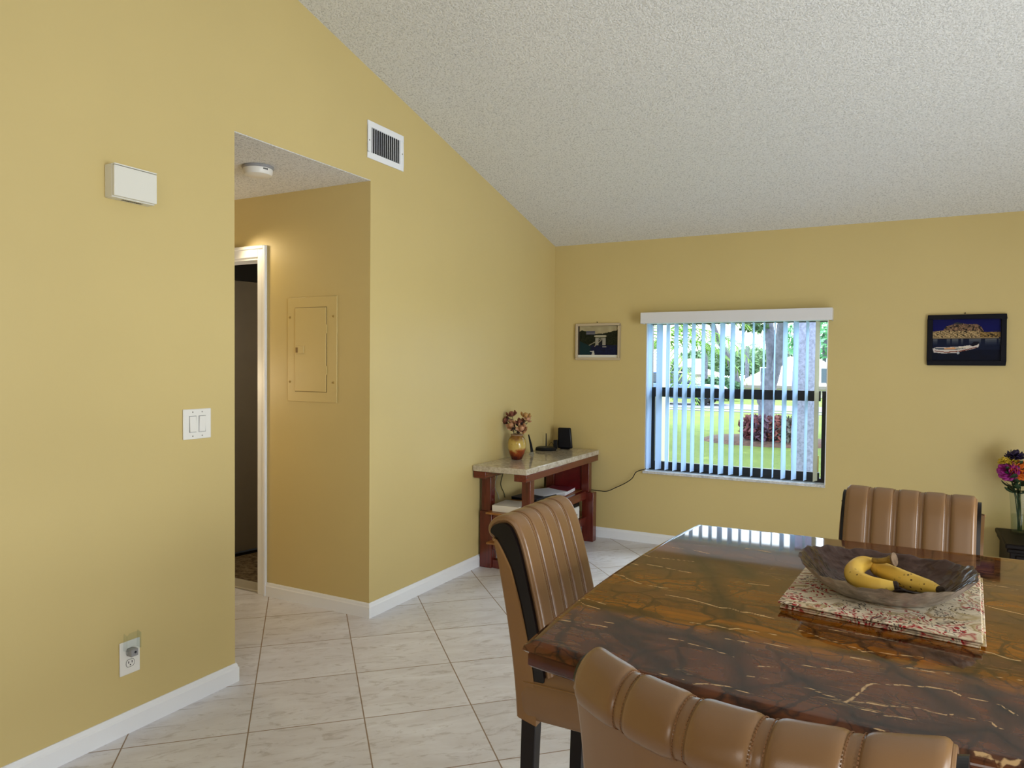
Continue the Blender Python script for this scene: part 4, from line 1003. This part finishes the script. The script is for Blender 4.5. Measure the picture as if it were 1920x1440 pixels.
# ------------------------------------------------------------------ dark chest with bouquet by the far wall
ch = thing('low_chest', 'low dark wooden chest against far wall behind far chair', 'chest', (3.75, -.29, 0))
finish('body', B(-.55, .55, -.22, .235, .03, .37), m_chest, ch, bevel=.006); finish('top_board', B(-.575, .575, -.25, .25, .3705, .40), m_chest, ch, bevel=.008); finish('ledge', B(-.565, .565, -.235, .24, .345, .3702), m_chest, ch, bevel=.006)
finish('plinth', B(-.54, .54, -.21, .23, 0, .0298), m_chest, ch)
for x in (-.27, .27):
    d = finish('drawer', B(x-.25, x+.25, -.232, -.2202, .07, .33), m_chest, ch, bevel=.004); bm = bmesh.new(); lathe(bm, [(.006, 0), (.006, .012), (.014, .018), (.01, .026)], 16, M=Matrix.Translation((x, -.232, .2)) @ Matrix.Rotation(PI/2, 4, 'X'), cap1=True); finish('knob', bm, m_screw, d, smooth=True)
vq = on(1911, 1001, 2, .401)
vg = thing('glass_vase', 'tall clear glass vase of cut flowers on the dark chest', 'vase', (vq.x, vq.y, .4005))
bm = bmesh.new(); lathe(bm, [(.045, 0), (.047, .004), (.046, .05), (.050, .15), (.058, .262), (.056, .262), (.048, .15), (.043, .05), (.041, .014), (.001, .013)], 40); finish('glass_wall', bm, m_clear, vg, smooth=True)
bm = bmesh.new(); lathe(bm, [(.0400, .0145), (.0425, .05), (.0452, .12), (.001, .12)], 32); finish('water', bm, m_water, vg, smooth=True)
m_green = mat('flower_stem_green', (44, 70, 34), .7, var=.3, vscale=40); m_leafg = mat('flower_leaf_green', (36, 58, 30), .7, var=.3)
FL = [((1888, 881), .042, (-.5, -.8, .3), (158, 36, 130), 'large magenta peony at left edge of the glass vase bouquet', 'peony', 5), ((1905, 884), .04, (0, -.9, .4), (134, 22, 84), 'dark crimson bloom beside the magenta peony in the bouquet', 'carnation', 5),
      ((1881, 862), .022, (-.4, -.3, 1), (206, 176, 50), 'small yellow bloom leaning left at the bouquet top', 'chrysanthemum', 4), ((1898, 862), .026, (.1, -.5, 1), (196, 168, 40), 'yellow bloom just below the dark purple flowers', 'chrysanthemum', 4),
      ((1903, 851), .036, (0, -.2, 1), (40, 22, 62), 'dark purple flower at the very top of the bouquet', 'statice', 4), ((1916, 880), .042, (.4, -.8, .4), (222, 112, 28), 'orange bloom at the right of the bouquet', 'lily', 5)]
for (u, v), R, ax, c, lab, nm, ly in FL:
    hd = on(u, v, 1, vq.y+random.uniform(-.03, .02)); j = Vector((random.uniform(-.015, .015), random.uniform(-.015, .015), 0))
    flower(nm, lab, 'flower', Vector((vq.x, vq.y, .42))+j, hd, ax, R, mat(nm+'_petals', c, .6, var=.3, vscale=50), m_green, 'cut flowers in the glass vase', 5, ly, 1.15, m_leafg, .0028)

# ------------------------------------------------------------------ outside
GZ = -.25
def grass_mat():
    t = NT('lawn'); v = t.coord(); t.set(Roughness=.9, Specular_IOR_Level=.1)
    n = t.noise(v, .5, 4); n2 = t.noise(v, 30, 4, .7)
    c = t.mix(.35, t.ramp(n, [(.35, lin((92, 112, 58))), (.65, lin((116, 130, 66)))]), t.ramp(n2, [(.3, lin((70, 98, 46))), (.7, lin((142, 156, 86)))]))
    t.l(c, t.b.inputs['Base Color']); t.bump(n2, .6, .05); return t.m
struct('lawn', B(-60, 40, .21, 90, GZ-.1, GZ), grass_mat())
sy0 = on(1360, 785, 2, GZ).y; 
struct('street', B(-60, 40, 23.5, 27.5, GZ, GZ+.02), mat('asphalt', (112, 112, 120), .9, var=.1))
struct('sidewalk', B(-60, 40, 21.9, 22.5, GZ, GZ+.03), mat('concrete', (130, 128, 130), .9, var=.08))
m_bark = mat('bark', (104, 106, 122), .95, var=.35, vscale=9, bump=.9, bscale=25)
m_palmbark = mat('palm_bark', (124, 128, 156), .95, var=.35, vscale=30, bump=1.0, bscale=40)
def leafmat(n, c): return mat(n, c, .6, var=.4, vscale=3, spec=.3)
def leaf_cloud(bm, c, r, n, size, rg):
    c = Vector(c)
    for _ in range(n):
        d = Vector(rg.normal(size=3)).normalized()*(rg.random()**.4); p = c+Vector((d.x*r[0], d.y*r[1], d.z*r[2]))
        a = Vector(rg.normal(size=3)).normalized(); b = a.orthogonal().normalized(); s = size*(.6+.8*rg.random())
        v = [bm.verts.new(p+a*s), bm.verts.new(p+b*s*.45), bm.verts.new(p-a*s), bm.verts.new(p-b*s*.45)]; bm.faces.new(v)
def pxl(u, v, y): return on(u, v, 1, y)
# oak with forked trunk
TY = 12.0
b0 = pxl(1437, 840, TY)
oak = thing('shade_tree', 'forked grey tree trunk on the lawn seen through the window', 'tree', (b0.x, b0.y, GZ))
O2 = Vector((b0.x, b0.y, GZ))
bm = bmesh.new()
def tp(L): return [pxl(u, v, TY+dy)-O2 for u, v, dy in L]
tube(bm, spline([Vector((0, 0, -.02))]+tp([(1437, 800, 0), (1437, 765, 0), (1440, 735, 0), (1443, 700, 0)]), 5), [.22]*4+[.18]*8+[.18]*20, 10)
tube(bm, spline(tp([(1441, 735, 0), (1446, 690, 0), (1445, 650, 0), (1441, 610, .2), (1436, 560, .5)]), 5), .115, 9); tube(bm, spline(tp([(1443, 735, 0), (1453, 700, -.1), (1462, 650, -.3), (1466, 610, -.5), (1476, 560, -.8)]), 5), .11, 9)
tube(bm, spline(tp([(1437, 765, 0), (1425, 745, 0), (1412, 738, .1), (1395, 736, .3)]), 4), [.13]*4+[.1]*4+[.08]*8, 8); tube(bm, spline(tp([(1455, 690, -.1), (1466, 678, -.1), (1474, 662, -.1)]), 4), .07, 7)
del_r = finish('trunk', bm, m_bark, oak, smooth=True)
bm = bmesh.new(); leaf_cloud(bm, (0, -1.5, 7.2), (7.5, 5.5, 2.2), 5000, .26, rng); leaf_cloud(bm, pxl(1415, 612, TY)-O2, (.36, .3, .16), 160, .07, rng); finish('crown', bm, leafmat('oak_leaf', (74, 104, 66)), oak)
# leaning tree
LY = 34.0; b0 = pxl(1390, 755, LY); lt = thing('leaning_tree', 'dark slanting tree trunk behind blinds left of the forked tree', 'tree', (b0.x+.3, LY, GZ)); O3 = Vector((b0.x+.3, LY, GZ))
bm = bmesh.new(); tube(bm, spline([Vector((0, 0, -.02))]+[pxl(u, v, LY)-O3 for u, v in ((1389, 755), (1382, 715), (1370, 680), (1352, 645), (1340, 620), (1322, 570))], 5), [.20]*5+[.19]*5+[.18]*8+[.16]*40, 9); finish('trunk', bm, mat('dark_bark', (84, 82, 92), .95, var=.3), lt, smooth=True)
bm = bmesh.new(); leaf_cloud(bm, pxl(1318, 545, LY)-O3, (1.2, 1, .6), 500, .16, rng); finish('crown', bm, leafmat('leaning_leaf', (70, 100, 66)), lt)
# mulch bed and crotons
bc = pxl(1440, 845, TY-.6); bm = bmesh.new(); n = 30
lathe(bm, [(1.5, 0), (1.3, .07), (.6, .13), (.01, .14)], 30, M=Matrix.Diagonal((1, .8, 1, 1))); o = struct('terrain_mulch', bm, mat('mulch', (86, 62, 52), 1, var=.5, vscale=12, bump=.8)); o.location = (bc.x, bc.y, GZ)
for k, (u, v, s, c, lab) in enumerate(((1412, 812, .30, (112, 62, 66), 'red-leaved shrub at the left end of the mulch bed'), (1432, 820, .34, (86, 60, 76), 'reddish shrub in front of the forked tree trunk'), (1455, 814, .32, (118, 66, 62), 'orange-tinged shrub just right of the forked tree trunk'), (1474, 818, .33, (80, 78, 72), 'greenish shrub at the right end of the mulch bed'))):
    p = pxl(u, v+16, TY-1.3); t = thing('croton_shrub', lab, 'shrub', (p.x, p.y, GZ+.05), 0, 'shrubs in the mulch bed'); bm = bmesh.new()
    leaf_cloud(bm, (0, 0, .30), (s, s, .30), 420, .075, rng); finish('foliage', bm, leafmat('croton_%d' % k, c), t); bm = bmesh.new()
    for q in range(5): tube(bm, [(0, 0, 0), (.15*math.cos(q*1.3), .15*math.sin(q*1.3), .35)], .012, 5)
    finish('stem', bm, m_bark, t)
# palm trunk right of the window
PY = 3.4; pb = pxl(1509, 800, PY); pt = thing('palm_tree', 'thick pale rough palm trunk close outside the window on the right', 'palm tree', (pb.x, PY, GZ))
bm = bmesh.new(); tube(bm, [(0, 0, -.02)]+[(.008*math.sin(i*2.1), 0, .25*i+.2) for i in range(20)], [.17]+[.142+.006*(i % 2) for i in range(20)], 24); finish('trunk', bm, m_palmbark, pt, smooth=True)
def frond(bm, base, d0, L, droop, leafl, n=26):
    d = Vector(d0).normalized(); p = Vector(base); pts = [p.copy()]
    for i in range(n):
        d = (d+Vector((0, 0, -droop/n))).normalized(); p = p+d*(L/n); pts.append(p.copy())
    tube(bm, pts, [.016*(1-.8*i/n) for i in range(n+1)], 5)
    for i in range(3, n+1):
        t = i/n; dd_ = (pts[i]-pts[i-1]).normalized(); sd = dd_.cross(Vector((0, 0, 1))).normalized(); ll = leafl*math.sin(PI*(.15+.8*t))
        for s in (-1, 1):
            e = pts[i]+(sd*s*.75+dd_*.55+Vector((0, 0, -.5))).normalized()*ll; w = dd_*.016
            v = [bm.verts.new(pts[i]-w), bm.verts.new(pts[i]+w), bm.verts.new(pts[i].lerp(e, .6)+w*.8), bm.verts.new(e), bm.verts.new(pts[i].lerp(e, .6)-w*.8)]; bm.faces.new(v)
m_frond = leafmat('palm_frond', (112, 150, 62)); m_frond2 = leafmat('palm_far', (92, 126, 84))
for k in range(9):
    bm = bmesh.new(); a = k*.7; frond(bm, (0, 0, 4.95), (math.cos(a), math.sin(a), .6), 2.4, 1.4, .5); finish('frond', bm, m_frond, pt)
def palm(u, y, ztop, scale, label, m_, nfr=10, name='palm_tree', group=None, lean=0):
    p = pxl(u, 735, y); t = thing(name, label, 'palm tree', (p.x, y, GZ), 0, group); bm = bmesh.new(); hz = ztop-GZ
    tube(bm, [(lean*i/8*hz*.1, 0, hz*i/8) for i in range(9)], [.13*scale]*9, 8); finish('trunk', bm, m_bark, t, smooth=True)
    for k in range(nfr):
        bm = bmesh.new(); a = k*2.399; frond(bm, (lean*hz*.1, 0, hz), (math.cos(a), math.sin(a), .9-.9*(k/nfr)), 2.0*scale, 1.6, .55*scale, 18); finish('frond', bm, m_, t)
# near palm whose fronds droop at the left of the window
np_ = pxl(1255, 700, 6.0); t = thing('young_palm', 'young palm with arching yellow-green fronds at left of the window', 'palm tree', (np_.x-.4, 6.0, GZ)); bm = bmesh.new(); tube(bm, [(0, 0, -.02), (0, 0, 1.0), (.03, 0, 1.9)], [.13, .11, .09], 9); finish('trunk', bm, m_bark, t, smooth=True)
for k in range(13):
    bm = bmesh.new(); a = k*2.399+.3; frond(bm, (.03, 0, 1.9), (math.cos(a), math.sin(a), 1.6-1.3*(k/13)), 2.1, 2.0, .42, 24); finish('frond', bm, m_frond, t)
palm(1322, 34, 2.7, 1.0, 'fan palm across the street directly above the parked car', m_frond2, 12, group='trees across the street')
palm(1352, 41, 3.2, 1.0, 'taller palm across the street, right of the one above the car', m_frond2, 12, group='trees across the street')
palm(1400, 48, 2.9, 1.1, 'palm beyond the street just left of the forked tree', m_frond2, 12, group='trees across the street')
for k, (u, y, z, r, c, lab) in enumerate(((1300, 58, 1.7, 2.2, (96, 124, 90), 'rounded tree beyond the street behind the young palm fronds'), (1338, 71, 2.5, 2.2, (104, 132, 100), 'pale green tree behind the palms above the parked car'), (1374, 64, 2.0, 2.0, (88, 116, 92), 'darker round tree beyond the slanting trunk'), (1412, 58, 2.2, 1.9, (112, 140, 104), 'tree rising behind the house roof left of the forked tree'), (1545, 52, 4.2, 3.4, (92, 150, 104), 'bright green tree at right edge of the window beyond palm trunk'), (1475, 60, 2.4, 2.2, (104, 132, 104), 'tree just behind the house between forked tree and palm'))):
    p = pxl(u, 700, y); t = thing('distant_tree', lab, 'tree', (p.x, y, GZ), 0, 'trees across the street'); bm = bmesh.new(); tube(bm, [(0, 0, 0), (0, 0, z)], .16, 7); finish('trunk', bm, m_bark, t)
    bm = bmesh.new(); leaf_cloud(bm, (0, 0, z), (r, r*.8, r*.62), 900, .26, rng); finish('crown', bm, leafmat('far_leaf_%d' % k, c), t)
p0, p1 = pxl(1308, 745, 31), pxl(1392, 745, 31)
bm = bmesh.new(); leaf_cloud(bm, ((p1.x-p0.x)/2, 0, .45), ((p1.x-p0.x)/2, .6, .55), 1500, .16, rng); o = finish('hedge', bm, leafmat('hedge_leaf', (58, 92, 60)), None); o.location = (p0.x, 31, GZ+.15); tag(o, 'clipped green hedge across the street behind the parked car', 'hedge')
def house(name, u0, u1, y, zw, zr, label, wallc, roofc):
    a, b = pxl(u0, 720, y), pxl(u1, 720, y); L = b.x-a.x; t = thing(name, label, 'house', ((a.x+b.x)/2, y+3, GZ)); h = L/2
    finish('wall', B(-h, h, -3, 3, 0, zw-GZ), mat(name+'_wall', wallc, .9), t)
    bm = bmesh.new(); z0 = zw-GZ; z1 = zr-GZ; o_ = .5
    v = [bm.verts.new(q) for q in ((-h-o_, -3-o_, z0), (h+o_, -3-o_, z0), (h+o_, 3+o_, z0), (-h-o_, 3+o_, z0), (-h+2.2, 0, z1), (h-2.2, 0, z1))]
    for f in ((0, 1, 5, 4), (1, 2, 5), (2, 3, 4, 5), (3, 0, 4), (0, 3, 2, 1)): bm.faces.new([v[i] for i in f])
    finish('roof', bm, mat(name+'_roof', roofc, .9, var=.1, vscale=1), t)
    for x in (-h*.5, h*.1, h*.6):
        w = finish('window', B(x-.5, x+.5, -3.04, -3.001, .8, 1.7), m_trim, t); finish('pane', B(x-.45, x+.45, -3.06, -3.041, .85, 1.65), mat(name+'_pane', (70, 84, 96), .2), w)
    finish('fascia', B(-h-o_, h+o_, -3-o_-.04, -3-o_, z0-.12, z0+.06), mat(name+'_fascia', (120, 112, 108), .8), t)
house('bungalow', 1392, 1600, 38, .35, 2.1, 'low house with pale pink roof across the street behind forked tree', (214, 206, 196), (226, 208, 198))
house('white_bungalow', 1236, 1304, 42, .9, 2.0, 'white house across the street behind the young palm', (232, 230, 226), (220, 210, 204))
# parked car
cp_ = pxl(1322, 768, 28.6)
car = thing('car', 'blue-grey sedan parked across the lawn seen through the blinds', 'car', (cp_.x-.8, 26.2, GZ+.0205), 0)
def lofted(prof, hw, m_, name):
    bm = bmesh.new(); tri_poly(bm, prof, 1, -hw, hw); return finish(name, bm, m_, car, bevel=.06, segs=3)
m_car = mat('car_paint', (92, 118, 160), .25, .3, coat=.6)
lofted([(-2.2, .28), (2.2, .28), (2.25, .62), (2.0, .82), (1.1, .90), (-1.6, .95), (-2.15, .88), (-2.25, .6)], .86, m_car, 'car_body')
lofted([(-1.75, .93), (-1.15, 1.36), (.2, 1.40), (1.15, .90)], .72, mat('car_glass', (46, 58, 72), .1), 'car_windows')
lofted([(-1.2, 1.355), (-.9, 1.42), (.1, 1.44), (.3, 1.385)], .70, m_car, 'car_roof')
for x in (-1.4, 1.4):
    for s in (-1, 1):
        bm = bmesh.new(); lathe(bm, [(.2, -.1), (.31, -.1), (.32, 0), (.31, .1), (.2, .1), (.19, .06)], 20, cap1=True, M=Matrix.Translation((x, s*.78, .32)) @ Matrix.Rotation(PI/2, 4, 'X')); finish('wheel', bm, m_black, car, smooth=True)
struct('trim_sun_block', B(-1, XR+T, .2005, .85, 2.38, 2.50), m_trim)  # unseen overhang, added to keep direct sun out of the window
# porch column
pc = pxl(1244, 745, 1.6); col = thing('porch_column', 'white square porch column outside at left of the window', 'column', (pc.x, 1.6, GZ))
finish('shaft', B(-.045, .045, -.07, .07, .06, 2.9), mat('stucco_white', (228, 230, 230), .9), col, bevel=.004); finish('base', B(-.08, .08, -.1, .1, 0, .0598), mat('stucco_base', (214, 214, 214), .9), col, bevel=.004)

# ------------------------------------------------------------------ light
w = bpy.data.worlds.new('world'); sc.world = w; w.use_nodes = True; nt = w.node_tree
bg = nt.nodes['Background']; bg.inputs[0].default_value = (.80, .91, 1.0, 1); bg.inputs[1].default_value = 6.8
def lamp(name, typ, loc, target, energy, color, **kw):
    d = bpy.data.lights.new(name, typ); o = bpy.data.objects.new(name, d); COL.objects.link(o); o.location = loc
    o.rotation_euler = (Vector(target)-Vector(loc)).to_track_quat('-Z', 'Y').to_euler(); d.energy = energy; d.color = color
    for k, v in kw.items(): setattr(d, k, v)
    return o
lamp('sun', 'SUN', (-2, 14, 20), (-1, 10, 0), 5.0, (1, .96, .9), angle=.01)
lamp('sliding_door_daylight', 'AREA', (5.45, -4.3, 1.2), (.3, -3.2, .8), 92, (.88, .95, 1), shape='RECTANGLE', size=2.6, size_y=1.7, spread=math.radians(110))
lamp('living_room_daylight', 'AREA', (2.6, -8.2, 1.9), (2.0, -2.0, 1.6), 12, (.95, .97, 1), shape='RECTANGLE', size=4.0, size_y=2.2)
lamp('ceiling_fill', 'AREA', (4.4, -2.7, .5), (3.2, -1.9, 3.0), 66, (.88, .95, 1), shape='RECTANGLE', size=1.6, size_y=3.0)  # added fill aimed upward to brighten the ceiling, not a room lamp
lamp('window_sky_boost', 'AREA', (1.5, 1.6, 2.75), (1.3, -.9, .6), 170, (.82, .92, 1), shape='RECTANGLE', size=1.8, size_y=1.0)  # added lamp above the view, strengthens the sky light entering the window
lamp('near_chair_fill', 'AREA', (2.9, -7.3, 2.4), (2.3, -4.8, .7), 24, (1, .95, .88), shape='RECTANGLE', size=1.4, size_y=1.0)  # added fill behind the camera for the near chair back, no real fixture
lamp('bedroom_fill', 'POINT', (-.40, -2.15, 1.7), (0, 0, 0), 13, (1, .93, .82), shadow_soft_size=.3)  # added fill out of sight, lifts the closet door beyond the doorway
lamp('hall_downlight', 'SPOT', (-.99, -2.60, 2.16), (-.62, -2.457, 1.75), 6, (1, .80, .48), spot_size=2.3, spot_blend=1.0, shadow_soft_size=.05)
lamp('hall_light', 'POINT', (-1.5, -3.0, 1.3), (0, 0, 0), 14, (1, .82, .55), shadow_soft_size=.12)
sc.cycles.max_bounces = 8; sc.cycles.diffuse_bounces = 4; sc.cycles.transparent_max_bounces = 16
sc.cycles.caustics_reflective = False; sc.cycles.caustics_refractive = False
sc.cycles.sample_clamp_indirect = 4.0
sc.cycles.use_denoising = True
